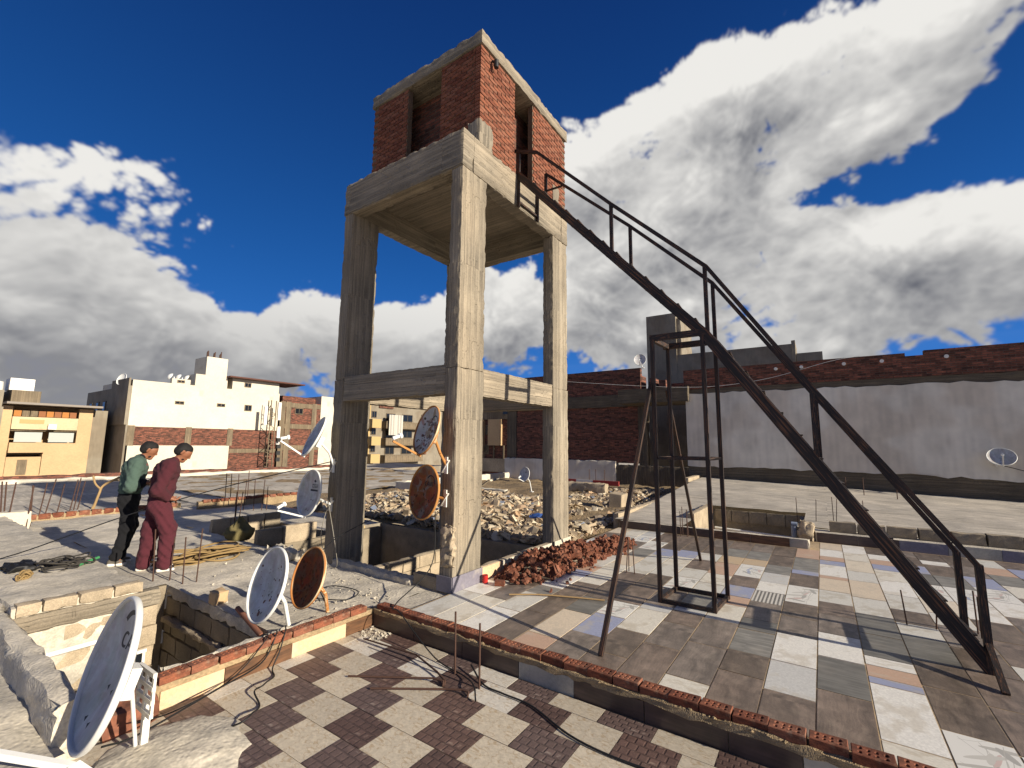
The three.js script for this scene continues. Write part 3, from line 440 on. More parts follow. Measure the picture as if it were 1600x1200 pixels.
// ---------- steel staircase ----------
{
  const t = thing('steel_staircase', 'black steel open staircase with handrails leaning up to the brick room', 'stairs', [-1.3, 0, -5.5]);
  const zf = x => -5.117 - .067 * (.96 - x), W = .58;
  const foot = [.965, .03], kink = [-.99, 2.93], top = [-3.62, 5.84];
  const P = (p, back, dy = 0) => [p[0], p[1] + dy, zf(p[0]) - (back ? W : 0)];
  for (const b of [0, 1]) { part(t, 'stringer', bar(P(foot, b), P(kink, b), [.022, .055]), M.steel); part(t, 'stringer', bar(P(kink, b), P(top, b), [.022, .055]), M.steel); }
  const flight = (a, b) => { const n = Math.round((b[1] - a[1]) / .215); for (let i = 1; i < n; i++) { const x = mix(a[0], b[0], i / n), y = mix(a[1], b[1], i / n); const g = new THREE.BoxGeometry(.135, .012, W - .05); g.rotateY(.067); g.translate(x + .01, y, zf(x) - W / 2); part(t, 'tread', g, M.steel); } };
  flight(foot, kink); flight(kink, top);
  const rail = (pts, b) => { for (let i = 0; i + 1 < pts.length; i++) part(t, 'handrail', bar(P(pts[i], b), P(pts[i + 1], b), .021), M.steel); };
  const railF = [[.95, .79], [-.03, 2.25], [-.94, 3.70], [-2.08, 4.84], [-3.26, 6.07], [-3.80, 6.32]];
  const railB = [[.93, .785], [0, 2.2], [-.985, 3.70], [-2.05, 4.78], [-3.45, 6.10]];
  rail(railF, 0); rail(railB, 1);
  const post = (x, y0, y1, b, r = .02) => part(t, 'post', bar(P([x, y0], b), P([x, y1], b), r), M.steel);
  post(.955, 0, .8, 0, .024); post(-.045, 1.55, 2.24, 0); post(-.96, 2.9, 3.70, 0); post(-2.08, 4.1, 4.84, 0);
  post(.93, 0, .79, 1, .024); post(-.02, 1.5, 2.21, 1); post(-.985, 2.95, 3.70, 1); post(-2.03, 4.08, 4.76, 1); post(-3.45, 5.6, 6.10, 1);
  part(t, 'rail_brace', bar(P([-3.45, 5.8], 1), P([-3.15, 5.78], 1), .012), M.steel);
  part(t, 'rail_end', bar([-3.80, 6.32, zf(-3.8)], [-3.7, 5.95, zf(-3.7) + .02], .014), M.steel);
  part(t, 'foot_strut', bar([.955, .22, zf(.955)], [.95, 0, -4.76], .02), M.steel);
  // hanger frame on the beam
  part(t, 'hanger', bar([-3.60, 5.30, -5.42], [-3.60, 6.2, -5.42], .016), M.steel); part(t, 'hanger', bar([-3.60, 5.31, -5.985], [-3.60, 5.9, -5.985], .016), M.steel); part(t, 'hanger', bar([-3.60, 5.39, -5.42], [-3.60, 5.39, -5.985], .014), M.steel);
  // trestle under the kink
  const q = [[-1.575, -5.245], [-1.02, -5.245], [-.985, -5.80], [-1.545, -5.80]];
  for (const [x, z] of q) part(t, 'trestle_leg', bar([x, 0, z], [x, 2.92, z], .021), M.steel);
  const ring = (y, r, hs, name) => { for (const [i, j] of [[0, 1], [1, 2], [2, 3], [3, 0]]) { const a = q[i], b = q[j], d = V(b[0] - a[0], 0, b[1] - a[1]).normalize().multiplyScalar(.024); part(t, name, bar([a[0] + d.x, y, a[1] + d.z], [b[0] - d.x, y, b[1] - d.z], [r, hs]), M.steel); } };
  ring(.022, .018, .018, 'trestle_rail'); ring(1.56, .015, .015, 'trestle_rail');
  for (const [a, b] of [[[-1.60, -5.245], [-.98, -5.245]], [[-1.60, -5.80], [-.96, -5.80]]]) part(t, 'platform_rail', bar([a[0], 2.955, a[1]], [b[0], 2.955, b[1]], [.022, .036]), M.steel);
  part(t, 'platform_rail', bar([-1.575, 2.955, -5.27], [-1.545, 2.955, -5.775], [.022, .036]), M.steel);
  part(t, 'brace', bar([-1.60, 0, -3.665], [-1.605, 2.43, -5.25], .019), M.steel); part(t, 'brace', bar([-1.61, 0, -7.42], [-1.585, 2.40, -5.83], .017), M.steel);
}
// ---------- satellite dishes ----------
function dishPrint({ base, rust, seed, text, sub, speck = 0, mark = true, blotch = 0, dx = 0, big = 1 }) {
  const c = document.createElement('canvas'); c.width = c.height = 512; const x = c.getContext('2d'), r = rngOf(seed);
  x.fillStyle = base; x.fillRect(0, 0, 512, 512);
  for (let i = 0; i < 500; i++) { x.fillStyle = `rgba(${90 + r() * 60 | 0},${85 + r() * 50 | 0},${75 + r() * 40 | 0},.05)`; x.beginPath(); x.ellipse(r() * 512, r() * 512, 6 + r() * 40, 6 + r() * 60, 0, 0, 6.3); x.fill(); }
  for (let i = 0; i < blotch; i++) { x.fillStyle = `rgba(${96 + r() * 60 | 0},${46 + r() * 30 | 0},${18 + r() * 16 | 0},${.25 + r() * .35})`; x.beginPath(); x.ellipse(256 + (r() - .5) * 520, 290 + (r() - .5) * 480, 8 + r() * 46, 10 + r() * 60, r(), 0, 6.3); x.fill(); }
  for (let i = 0; i < speck; i++) { const q = r(), px = 256 + (r() - .5) * 400, py = 300 + (r() - .5) * 360, s = 2 + q * q * 13; x.fillStyle = `rgba(${62 + r() * 40 | 0},${34 + r() * 18 | 0},${18 + r() * 10 | 0},.9)`; x.beginPath(); x.ellipse(px, py, s, s * (.8 + r()), r() * 3, 0, 6.3); x.fill(); }
  if (text) { x.fillStyle = '#1c1e24'; x.font = `bold italic ${58 * big | 0}px sans-serif`; x.textAlign = 'center'; x.fillText(text, 276 + dx, 196); if (mark) { x.lineWidth = 12 * big; x.strokeStyle = '#1c1e24'; x.beginPath(); x.arc(300 + dx, 188, 92 * big, -2.4, -.4); x.stroke(); } if (sub) { x.fillRect(180, 214, 180, 20); x.beginPath(); x.moveTo(236, 120); x.lineTo(270, 104); x.lineTo(304, 120); x.lineTo(270, 136); x.fill(); } }
  x.fillStyle = '#15161a'; for (const [a, b] of [[226 + dx, 330], [276 + dx, 336], [206 + dx, 440], [256 + dx, 448]]) { x.beginPath(); x.moveTo(a, b); x.lineTo(a + 18, b - 10); x.lineTo(a + 18, b + 12); x.fill(); }
  const t = new THREE.CanvasTexture(c); t.colorSpace = THREE.SRGBColorSpace; return t;
}
// c centre of the face, n the way it faces, h height, w width; arm = true adds feed arm and receiver
function dish(name, label, { c, n, h, w, print, rimMat, backMat, arm = true, thin, foot, footMid, plate, group }) {
  const N = V(...n).normalize(), C = V(...c), X = V(0, 1, 0).cross(N).normalize(), Y = N.clone().cross(X);
  const t = thing(name, label, 'satellite dish', foot ? foot : c, group || 'satellite dishes on the roof');
  const basis = new THREE.Matrix4().makeBasis(X, Y, N).setPosition(C);
  const prof = (r0, dz) => { const pts = []; for (let i = 0; i <= 18; i++) { const q = i / 18 * r0; pts.push(new THREE.Vector2(Math.max(q, 1e-4), .12 * q * q * 4 - .12 + dz)); } return pts; };
  const lathe = (pts) => { const g = new THREE.LatheGeometry(pts, 56); g.rotateX(Math.PI / 2); return g; };
  // unit dish: radius .5, axis towards the viewer
  const fr = lathe(prof(.5, 0)), bk = lathe(prof(.5, -.016).reverse());
  const p = fr.attributes.position, uv = fr.attributes.uv; for (let i = 0; i < p.count; i++) uv.setXY(i, p.getX(i) + .5, p.getY(i) + .5);
  const S = new THREE.Matrix4().makeScale(w, h, Math.min(w, h)); const T = basis.clone().multiply(S);
  fr.applyMatrix4(T); bk.applyMatrix4(T); fr.computeVertexNormals(); bk.computeVertexNormals();
  part(t, 'reflector', fr, print); part(t, 'back_shell', bk, backMat);
  const rim = new THREE.TorusGeometry(.505, .017, 8, 64); rim.scale(1, 1, 1.7); rim.applyMatrix4(T); part(t, 'rim', rim, rimMat);
  const at = (x, y, z) => C.clone().addScaledVector(X, x).addScaledVector(Y, y).addScaledVector(N, z);
  const backP = at(0, -.08 * h, -.12 * Math.min(w, h) - .06);
  const br = new THREE.BoxGeometry(.11, .16, .06); br.applyMatrix4(new THREE.Matrix4().makeBasis(X, Y, N).setPosition(at(0, -.08 * h, -.12 * Math.min(w, h) - .045))); part(t, 'bracket', br, rimMat);
  if (arm) {
    const a = at(0, -h * .53, -.02), b = at(0, -h * .42, h * .62); part(t, 'feed_arm', bar(a, b, [.013, .011]), arm.mat || rimMat);
    const dir = at(0, .02 * h, 0).sub(b).normalize(); const l = part(t, 'receiver', merge([bar(b.clone().add(V(0, .03, 0)), b.clone().add(V(0, .03, 0)).addScaledVector(dir, .09), .022, false, 10), bar(b.clone().add(V(0, .03, 0)).addScaledVector(dir, .085), b.clone().add(V(0, .03, 0)).addScaledVector(dir, .115), .034, false, 14)]), arm.lnb || M.whitePlastic);
  }
  if (foot) {
    const pts = [backP]; if (footMid) pts.push(V(...footMid)); pts.push(V(...foot)); const ge = []; for (let i = 0; i + 1 < pts.length; i++) ge.push(bar(pts[i], pts[i + 1], thin ? .011 : .018, false, 10));
    part(t, 'mast', merge(ge), arm && arm.mat || rimMat);
    if (plate) { const [px, py, pz] = foot; part(t, 'wall_plate', merge([bar([px, py - .1, pz], [px, py + .1, pz], [.022, .008]), bar([px - .06, py - .09, pz], [px + .05, py + .06, pz + .006], [.014, .005])]), M.white); }
    else if (!thin) part(t, 'foot_plate', bx(foot[0] - .06, foot[0] + .06, foot[1] - .01, foot[1] + .012, foot[2] - .06, foot[2] + .06), rimMat);
  }
  return t;
}
const face = o => new THREE.MeshStandardMaterial({ roughness: .55, map: dishPrint(o) });
const rimWhite = new THREE.MeshStandardMaterial({ color: 0xd8d8d2, roughness: .5 }), backWhite = new THREE.MeshStandardMaterial({ color: 0xc4c4be, roughness: .6 });
const rustC = tex(256, (u, v) => blend([168, 108, 52], [206, 186, 150], sstep(.45, .65, fb(u, v, 8, 4, 6)))), rimRust = std({ map: rustC, roughness: .8 }), rimRust2 = std({ color: 0xb27c40, roughness: .8 }), backRust = std({ color: 0x7a4a28 });
const NORM = [-.16, .3, .94];
dish('satellite_dish', 'large white dish with dark face standing at the near corner of the pit', { c: [-3.42, .41, -.985], n: [-.10, .27, .96], h: .74, w: .68, print: face({ base: '#c6c7c6', seed: 3, text: 'CAM', speck: 0, dx: -50, big: 1.5 }), rimMat: rimWhite, backMat: backWhite, arm: false, foot: [-3.5, -.1, -1.19], thin: 1 });
single('feed_arm', merge([bar([-3.30, .03, -.86], [-3.66, .16, -.52], [.016, .016]), bar([-3.30, .035, -.86], [-3.22, .0, -.9], [.03, .012])]), M.whitePlastic, 'pale square feed arm lying loose below the large white dish', 'dish arm');
{ const b = thing('dish_bracket', 'white slotted steel bracket behind the large white dish', 'bracket', [-3.5, .1, -1.2]); for (let i = 0; i < 4; i++) part(b, 'bar', bx(-3.6, -3.36, .08 + i * .075, .105 + i * .075, -1.215, -1.195), M.white); for (const x of [-3.6, -3.49, -3.38]) part(b, 'bar', bx(x, x + .025, .105, .305, -1.212, -1.198), M.white); part(b, 'post', bar([-3.49, -.1, -1.225], [-3.49, .12, -1.225], .018), M.white); }
dish('satellite_dish', 'white dish spotted with rust standing by the kerb beside the rusty one', { c: [-4.36, .385, -2.38], n: [-.05, .29, .95], h: .64, w: .58, print: face({ base: '#cfd0ce', seed: 8, text: '', speck: 46 }), rimMat: rimWhite, backMat: backWhite, arm: false, foot: [-4.24, -.04, -2.56], footMid: [-4.28, .2, -2.52] });
dish('satellite_dish', 'brown dish rusted all over standing by the kerb', { c: [-4.34, .36, -2.78], n: [-.05, .29, .95], h: .56, w: .52, print: std({ map: dishPrint({ base: '#5a3a26', seed: 12, text: '', speck: 160, blotch: 60 }) }), rimMat: rimRust, backMat: backRust, arm: false, foot: [-4.30, -.04, -3.0], footMid: [-4.30, .16, -2.96] });
dish('satellite_dish', 'blue grey dish with long feed arm on the left tower column', { c: [-6.10, 1.79, -3.86], n: [-.30, .42, .86], h: .60, w: .52, print: face({ base: '#c4c8cc', seed: 21, text: 'CAM', big: 1.4 }), rimMat: rimWhite, backMat: backWhite, foot: [-5.99, 1.36, -4.128], footMid: [-6.0, 1.55, -4.05], plate: 1 });
dish('satellite_dish', 'pale dish printed TIGER low on the left tower column', { c: [-6.14, .98, -3.86], n: [-.06, .16, .98], h: .64, w: .58, print: face({ base: '#cccbc6', seed: 22, text: 'TIGER', mark: false, sub: 1 }), rimMat: rimWhite, backMat: backWhite, foot: [-5.99, .80, -4.128], footMid: [-6.0, .86, -4.0], plate: 1 });
dish('satellite_dish', 'white dish blotched with rust and feed arm high on the middle tower column', { c: [-3.93, 1.86, -3.95], n: [-.28, .28, .92], h: .60, w: .53, print: face({ base: '#c2c2ba', seed: 31, text: 'CAMEX', speck: 150, blotch: 26 }), rimMat: rimRust, backMat: backRust, arm: { mat: rimRust2 }, foot: [-3.76, 1.44, -4.128], footMid: [-3.80, 1.58, -4.06], plate: 1 });
dish('satellite_dish', 'orange rusted dish lower on the middle tower column', { c: [-3.94, 1.13, -3.95], n: [-.16, .12, .98], h: .62, w: .56, print: std({ map: dishPrint({ base: '#7e6a58', seed: 33, text: 'CAMEX', speck: 60, blotch: 150 }) }), rimMat: rimRust2, backMat: backRust, arm: false, foot: [-3.76, 1.05, -4.128], plate: 1 });
dish('satellite_dish', 'small blue grey dish beyond the rubble behind the tower', { c: [-8.95, .63, -14], n: [-.1, .2, .97], h: .5, w: .44, print: face({ base: '#c4c8cc', seed: 41, text: 'SAT', mark: false }), rimMat: rimWhite, backMat: backWhite, foot: [-8.8, .0, -14.25], footMid: [-8.85, .35, -14.2] });
dish('satellite_dish', 'small dish on top of the dark brick parapet', { c: [-6.55, 5.55, -19.9], n: [.2, .3, .92], h: .56, w: .52, print: face({ base: '#c8cacc', seed: 42, text: 'SAT', mark: false }), rimMat: rimWhite, backMat: backWhite, foot: [-6.5, 5.2, -20.1] });
dish('satellite_dish', 'white dish mounted on the grey stucco wall at the right', { c: [4.02, 1.49, -17.75], n: [-.12, .62, .78], h: .58, w: .56, print: face({ base: '#c8c8c4', seed: 43, text: '' }), rimMat: rimWhite, backMat: backWhite, foot: [4.0, 1.3, -18.17], plate: 1 });
dish('satellite_dish', 'white dish on the roof corner of the grey and white building', { c: [-38.3, 5.75, -10.0], n: [.3, .3, .9], h: .8, w: .76, print: rimWhite, rimMat: rimWhite, backMat: backWhite, arm: false, foot: [-38.2, 5.15, -10.3] });
// ---------- brick and stucco building on the right ----------
{
  const Z0 = -18.2;
  const t = thing('stucco_building', 'long building with grey stucco wall and red brick parapet at the right', 'building', [4, -12, -19]);
  part(t, 'mass', bx(-4.35, 18, -12, .0, Z0 - 8, Z0 - .3, 2), M.greyRender);
  part(t, 'stucco_wall', (() => { const g = rough(-4.25, 18, .72, 3.62, Z0 - .3, Z0, { seg: .24, amp: .008, chip: .0, s: 5 }); const p = g.attributes.position; for (let i = 0; i < p.count; i++) { const x = p.getX(i), y = p.getY(i); if (y < .78) p.setY(i, .95 - .05 * Math.max(0, x - 1) * .8 + .16 * fbm3(x * 1.1, 1, 0, 5)); if (y > 3.56) p.setY(i, 3.66 - .012 * x + .09 * fbm3(x * 1.9, 9, 0, 5)); } g.computeVertexNormals(); return g; })(), M.stucco);
  part(t, 'foundation_beam', rough(-4.25, 18, .05, 1.15, Z0 - .32, Z0 - .03, { seg: .14, amp: .014, chip: .03, s: 2, swap: true }), M.darkBand);
  part(t, 'ring_beam', rough(-4.3, 18, 3.45, 3.86, Z0 - .3, Z0 - .03, { seg: .25, amp: .008, s: 2, swap: true }), M.darkBand);
  // parapet with a notch
  const bw = (x0, x1, y1) => part(t, 'brick_parapet', bx(x0, x1, 3.86, y1, Z0 - .22, Z0 - .02, 2), M.brickwall);
  bw(-4.3, 2.32, 4.62); bw(2.323, 2.76, 4.52); bw(2.763, 18, 4.66);
  part(t, 'lintel_overhang', rough(-6.9, -4.1, 3.40, 3.98, Z0 - 1.0, Z0 + .25, { seg: .16, amp: .008, chip: .02, s: 2, swap: true }), M.darkBand);
  for (const x of [-2.3, -1.16, -.4, .78, 1.75, 3.25]) part(t, 'pipe_end', bar([x, 4.42, Z0 - .05], [x, 4.42, Z0 + .02], .055, false, 10), M.white);
}
{
  const Z0 = -20;
  const t = thing('brick_building', 'unplastered dark red brick building behind the tower', 'building', [-9, -12, -21]);
  part(t, 'mass', bx(-13.9, -4.4, -12, .0, Z0 - 8, Z0 - .3, 2), M.greyRender);
  part(t, 'brick_wall', bx(-13.3, -6.75, .9, 3.45, Z0 - .25, Z0 - .02, 2), M.brickwall);
  part(t, 'corner_column', rough(-13.9, -13.3, .9, 3.45, Z0 - .4, Z0 + .02, { seg: .2, amp: .01 }), M.darkBand);
  part(t, 'column', rough(-6.75, -6.35, .6, 3.45, Z0 - .35, Z0 + .02, { seg: .2, amp: .01 }), M.darkBand);
  part(t, 'beam', rough(-14.0, -4.4, 3.45, 4.02, Z0 - .35, Z0 + .06, { seg: .2, amp: .01, chip: .02, swap: true }), M.darkBand);
  part(t, 'brick_parapet', bx(-14, -6.6, 4.02, 5.2, Z0 - .25, Z0 - .02, 2), M.brickwall);
  for (const [x, w] of [[-6.58, .26], [-6.0, .2], [-5.5, .3]]) part(t, 'brick_pier', bx(x - w, x, 4.02, 4.85 - (x + 6.58) * .25, Z0 - .8, Z0 - .1, 2), M.brickwall);
  part(t, 'low_parapet', bx(-5.5, -4.3, 4.02, 4.5, Z0 - 1.2, Z0 - .9, 2), M.brickwall);
  part(t, 'stucco_skirt', (() => { const g = rough(-14.0, -7.8, -.1, .98, Z0 - .3, Z0 + .1, { seg: .16, amp: .03, chip: .04 , s: 5 }); return g; })(), M.stucco);
  part(t, 'plinth', rough(-7.8, -4.3, -.3, .82, Z0 - .3, Z0 + .08, { seg: .16, amp: .02, chip: .04 }), M.darkBand);
  part(t, 'opening_back', bx(-6.35, -4.3, .8, 3.45, Z0 - 3.2, Z0 - 3.0, 2), M.greyRender);
  part(t, 'opening_side', bx(-4.42, -4.3, .8, 3.45, Z0 - 3.0, Z0 - .02, 2), M.greyRender);
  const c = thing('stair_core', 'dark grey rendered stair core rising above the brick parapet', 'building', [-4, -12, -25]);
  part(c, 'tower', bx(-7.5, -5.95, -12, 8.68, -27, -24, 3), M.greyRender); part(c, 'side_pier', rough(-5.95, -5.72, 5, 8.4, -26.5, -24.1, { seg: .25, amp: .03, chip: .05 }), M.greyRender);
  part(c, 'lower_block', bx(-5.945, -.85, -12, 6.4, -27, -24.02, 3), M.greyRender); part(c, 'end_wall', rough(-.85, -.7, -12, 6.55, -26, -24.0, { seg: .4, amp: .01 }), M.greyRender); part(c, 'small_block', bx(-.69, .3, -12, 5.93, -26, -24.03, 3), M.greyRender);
  
}

// ---------- buildings across the street on the left ----------
// window set in a +x facing wall
function windowX(t, x, z0, z1, y0, y1, name = 'window') { const w = part(t, name, bx(x - .02, x + .05, y0, y1, z0, z1), M.frameGrey); part(w, 'pane', bx(x + .052, x + .06, y0 + .05, y1 - .05, Math.min(z0, z1) + .05, (z0 + z1) / 2 - .02), M.glassDark); part(w, 'pane', bx(x + .052, x + .06, y0 + .05, y1 - .05, (z0 + z1) / 2 + .02, Math.max(z0, z1) - .05), M.glassDark); }
function windowZ(t, z, x0, x1, y0, y1) { const w = part(t, 'window', bx(x0, x1, y0, y1, z - .02, z + .05), M.frameGrey); part(w, 'pane', bx(x0 + .06, x1 - .06, y0 + .06, y1 - .06, z + .052, z + .06), M.glassDark); }
{
  const x = -36.4, t = thing('white_building', 'white walled building with brick bands and small windows across the street', 'building', [-40, -12, -14]);
  part(t, 'white_wall', bx(x - 6, x, 2.6, 5.6, -19.7, -10.1, 5), M.whitePaint);
  part(t, 'white_parapet', bx(x - .3, x, 5.6, 5.95, -13.3, -12.2, 5), M.whitePaint); part(t, 'white_parapet', bx(x - 2, x - .02, 5.6, 6.45, -15.7, -13.6, 5), M.whitePaint); part(t, 'roof_tower', bx(x - 2, x - .02, 6.45, 7.8, -15.6, -14.2, 5), M.whitePaint); part(t, 'white_parapet', bx(x - 2, x, 5.6, 6.42, -19.6, -16.05, 5), M.whitePaint);
  part(t, 'canopy', bx(x - 2.5, x + .6, 6.43, 6.53, -21.5, -15.6, 5), std({ color: 0x5a3a30 }));
  part(t, 'brick_band', bx(x - 6, x - .04, 1.4, 2.58, -19.7, -10.3, 2), M.brickwall);
  for (const z of [-10.1, -13.3, -16.0]) part(t, 'concrete_post', bx(x - .3, x + .01, 1.38, 2.66, z - .38, z, 2), M.frameGrey);
  part(t, 'lower_white_wall', bx(x - 6, x - .01, -12, 1.39, -16.2, -10.2, 5), M.whitePaint); part(t, 'lower_brick_wall', bx(x - 6, x - .03, -12, 1.39, -19.7, -16.22, 2), M.brickwall); part(t, 'floor_band', bx(x - .2, x - .005, .85, 1.15, -19.7, -16.25, 2), M.frameGrey);
  part(t, 'side_wall', bx(x - 9, x - .01, -12, 5.2, -10.1, -10.0, 5), M.greyRender); part(t, 'side_wall', bx(x - 3.3, x - .012, 2.7, 5.7, -10.0, -9.9, 5), M.greyRender);
  for (let i = 0; i < 3; i++) for (const y of [3.6, .9]) windowZ(t, -10.0, x - 8 + i * 1.5, x - 7.4 + i * 1.5, y, y + .8);
  windowX(t, x, -13.04, -12.5, 4.2, 4.42); windowX(t, x, -15.66, -15.11, 4.22, 4.46); windowX(t, x, -17.57, -17.04, 4.03, 4.5); windowX(t, x - .01, -17.4, -16.9, 5.85, 6.2); windowX(t, x - .01, -12.95, -12.5, 5.68, 5.88);
  for (let i = 0; i < 9; i++) part(t, 'starter_bar', bar([x - .1 - (i % 3) * .5, 7.78, -14.3 - i * .14], [x - .1 - (i % 3) * .5 + R(-.05, .05), 8.2 + R(0, .15), -14.3 - i * .14 + R(-.06, .06)], .025), M.rebar);
  for (let i = 0; i < 3; i++) { const z = -12.6 - i * .5, g = new THREE.SphereGeometry(.3, 12, 8, 0, 6.3, 0, 1.1); g.rotateX(1.1); g.translate(x - 1.2, 6.12, z); part(t, 'roof_dish', g, rimWhite); part(t, 'dish_pole', bar([x - 1.2, 5.6, z - .1], [x - 1.2, 6.2, z - .1], .03), rimWhite); }
  const b = thing('framed_building', 'brick infill building with grey concrete frame beside the white building', 'building', [-39, -12, -21.5]);
  part(b, 'brick_wall', bx(x - 5, x + .2, -12, 5.0, -23.3, -19.72, 2), M.brickwall); part(b, 'upper_wall', bx(x - 5, x - .6, 5.0, 5.55, -23.3, -20.3, 2), M.brickwall);
  for (const z of [-19.72, -20.2, -22.5]) part(b, 'concrete_post', bx(x - .2, x + .26, -12, 5.0, z - .42, z, 2), M.frameGrey);
  for (const y of [4.55, 2.8, 1.05]) part(b, 'concrete_beam', bx(x - .2, x + .25, y, y + .38, -23.28, -19.74, 2), M.frameGrey);
  windowX(b, x + .2, -21.68, -20.97, 4.02, 4.54);
  const s = thing('white_slab_wall', 'narrow plain white building end left of the tower column', 'building', [-38, -12, -24]); part(s, 'wall', bx(x - 4, x + .22, -12, 5.72, -26, -23.33, 5), M.whitePaint);
  const m = thing('lattice_mast', 'thin lattice mobile phone mast with white antenna panels', 'mast', [-35.3, -12, -18.6]);
  const q = [[-35.5, -18.4], [-35.1, -18.4], [-35.3, -18.9]]; for (const [a, c] of q) part(m, 'mast_leg', bar([a, -12, c], [a, 4.9, c], .03), M.frameGrey);
  const ge = []; for (let i = 0; i < 46; i++) { const y = -12 + i * .36, a = q[i % 3], c = q[(i + 1) % 3]; ge.push(bar([a[0], y, a[1]], [c[0], y + .36, c[1]], .02)); ge.push(bar([a[0], y, a[1]], [c[0], y, c[1]], .016)); } const lat = part(m, 'lattice_bracing', merge(ge), M.frameGrey);
  for (const [dz, y] of [[-.55, 3.4], [.5, 3.0], [-.6, 1.5]]) part(m, 'antenna_panel', bx(-35.35, -35.2, y, y + 1.4, -18.6 + dz - .12, -18.6 + dz + .12), M.white);
  for (let i = 0; i < 4; i++) part(m, 'radio_unit', bx(-35.1, -34.85, .2 + i * .5, .5 + i * .5, -19.25, -18.95), M.cable);
}
{
  const x = -38, t = thing('yellow_building', 'cream and yellow house with shaded balconies across the street at far left', 'building', [-40, -12, -6]);
  part(t, 'wall', bx(x - 5, x - 1.3, -12, 3.7, -8.6, -4.9, 5), M.creamPaint);
  part(t, 'side_wall', bx(x - 1.3, x - .02, -12, 3.6, -8.75, -8.1, 5), M.creamPaint); part(t, 'side_wall', bx(x - 1.3, x - .02, -12, 3.6, -5.28, -4.9, 5), M.creamPaint);
  part(t, 'lower_wall', bx(x - 1.25, x, -12, -.35, -8.1, -5.3, 5), M.creamPaint); part(t, 'lower_pier', bx(x - 1.25, x, -.35, 1.5, -8.1, -6.72, 5), M.creamPaint); part(t, 'lower_wall', bx(x - .5, x - .05, -.35, .7, -6.70, -5.3, 5), M.creamPaint);
  part(t, 'balcony_front', bx(x - .1, x + .25, .95, 1.52, -6.75, -5.3, 5), M.creamPaint); part(t, 'balcony_front', bx(x - .12, x + .05, 2.28, 3.0, -8.08, -5.3, 5), std({ map: paleC, color: 0xf6e6cc }));
  part(t, 'balcony_floor', bx(x - 1.3, x - .13, 2.18, 2.28, -8.09, -5.29, 5), M.frameGrey); part(t, 'balcony_floor', bx(x - 1.3, x - .11, .85, .95, -6.7, -5.29, 5), M.frameGrey);
  part(t, 'sign_panel', bx(x + .055, x + .075, 2.62, 2.85, -6.6, -5.6), M.yellowPaint);
  for (let i = 0; i < 8; i++) part(t, 'shutter_panel', bx(x - .1, x - .03, 3.03, 3.36, -7.98 + i * .335, -7.98 + i * .335 + .30), i === 5 || i === 6 ? M.frameGrey : i % 2 ? M.orangePaint : std({ color: 0x8a5a3a }));
  part(t, 'awning', bx(x - .15, x - .1, 1.55, 2.12, -6.62, -5.5), std({ color: 0xa9aea8 })); part(t, 'awning', bx(x - .15, x - .1, 1.55, 2.12, -8.0, -6.9), std({ color: 0xa9aea8 }));
  part(t, 'roof_canopy', bx(x - 4, x + .8, 3.68, 3.80, -9, -4.9, 5), std({ color: 0x8a8278 })); part(t, 'ac_unit', bx(x + .05, x + .35, 2.3, 2.6, -7.1, -6.75), M.white);
  const d = part(t, 'door', bx(x - .05, x + .0, -.3, .55, -6.15, -5.75), M.frameGrey); for (const z of [-6.2, -5.7]) part(t, 'window', bx(x - 1.32, x - 1.27, 2.4, 3.3, z - .4, z), M.glassDark);
  part(t, 'roof_block', bx(x - 3, x - .5, 3.80, 4.55, -6.4, -5.2, 5), M.frameGrey); part(t, 'white_cistern', bx(x - 2, x - .7, 4.55, 5.25, -6.1, -5.1, 5), M.white); part(t, 'side_block', bx(x - 5, x - .6, -12, 3.6, -9.6, -8.77, 5), M.greyRender);
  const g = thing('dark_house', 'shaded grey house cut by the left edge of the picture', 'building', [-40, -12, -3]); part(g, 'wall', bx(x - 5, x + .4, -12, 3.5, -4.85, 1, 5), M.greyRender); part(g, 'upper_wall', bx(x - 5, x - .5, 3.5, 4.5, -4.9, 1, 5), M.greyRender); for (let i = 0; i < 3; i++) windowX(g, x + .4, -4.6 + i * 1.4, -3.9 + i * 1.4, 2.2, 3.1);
  const tk = part(g, 'water_tank', (() => { const c = new THREE.CylinderGeometry(.3, .32, .5, 16); c.translate(x - 1, 4.75, -4.6); return c; })(), M.white);
}
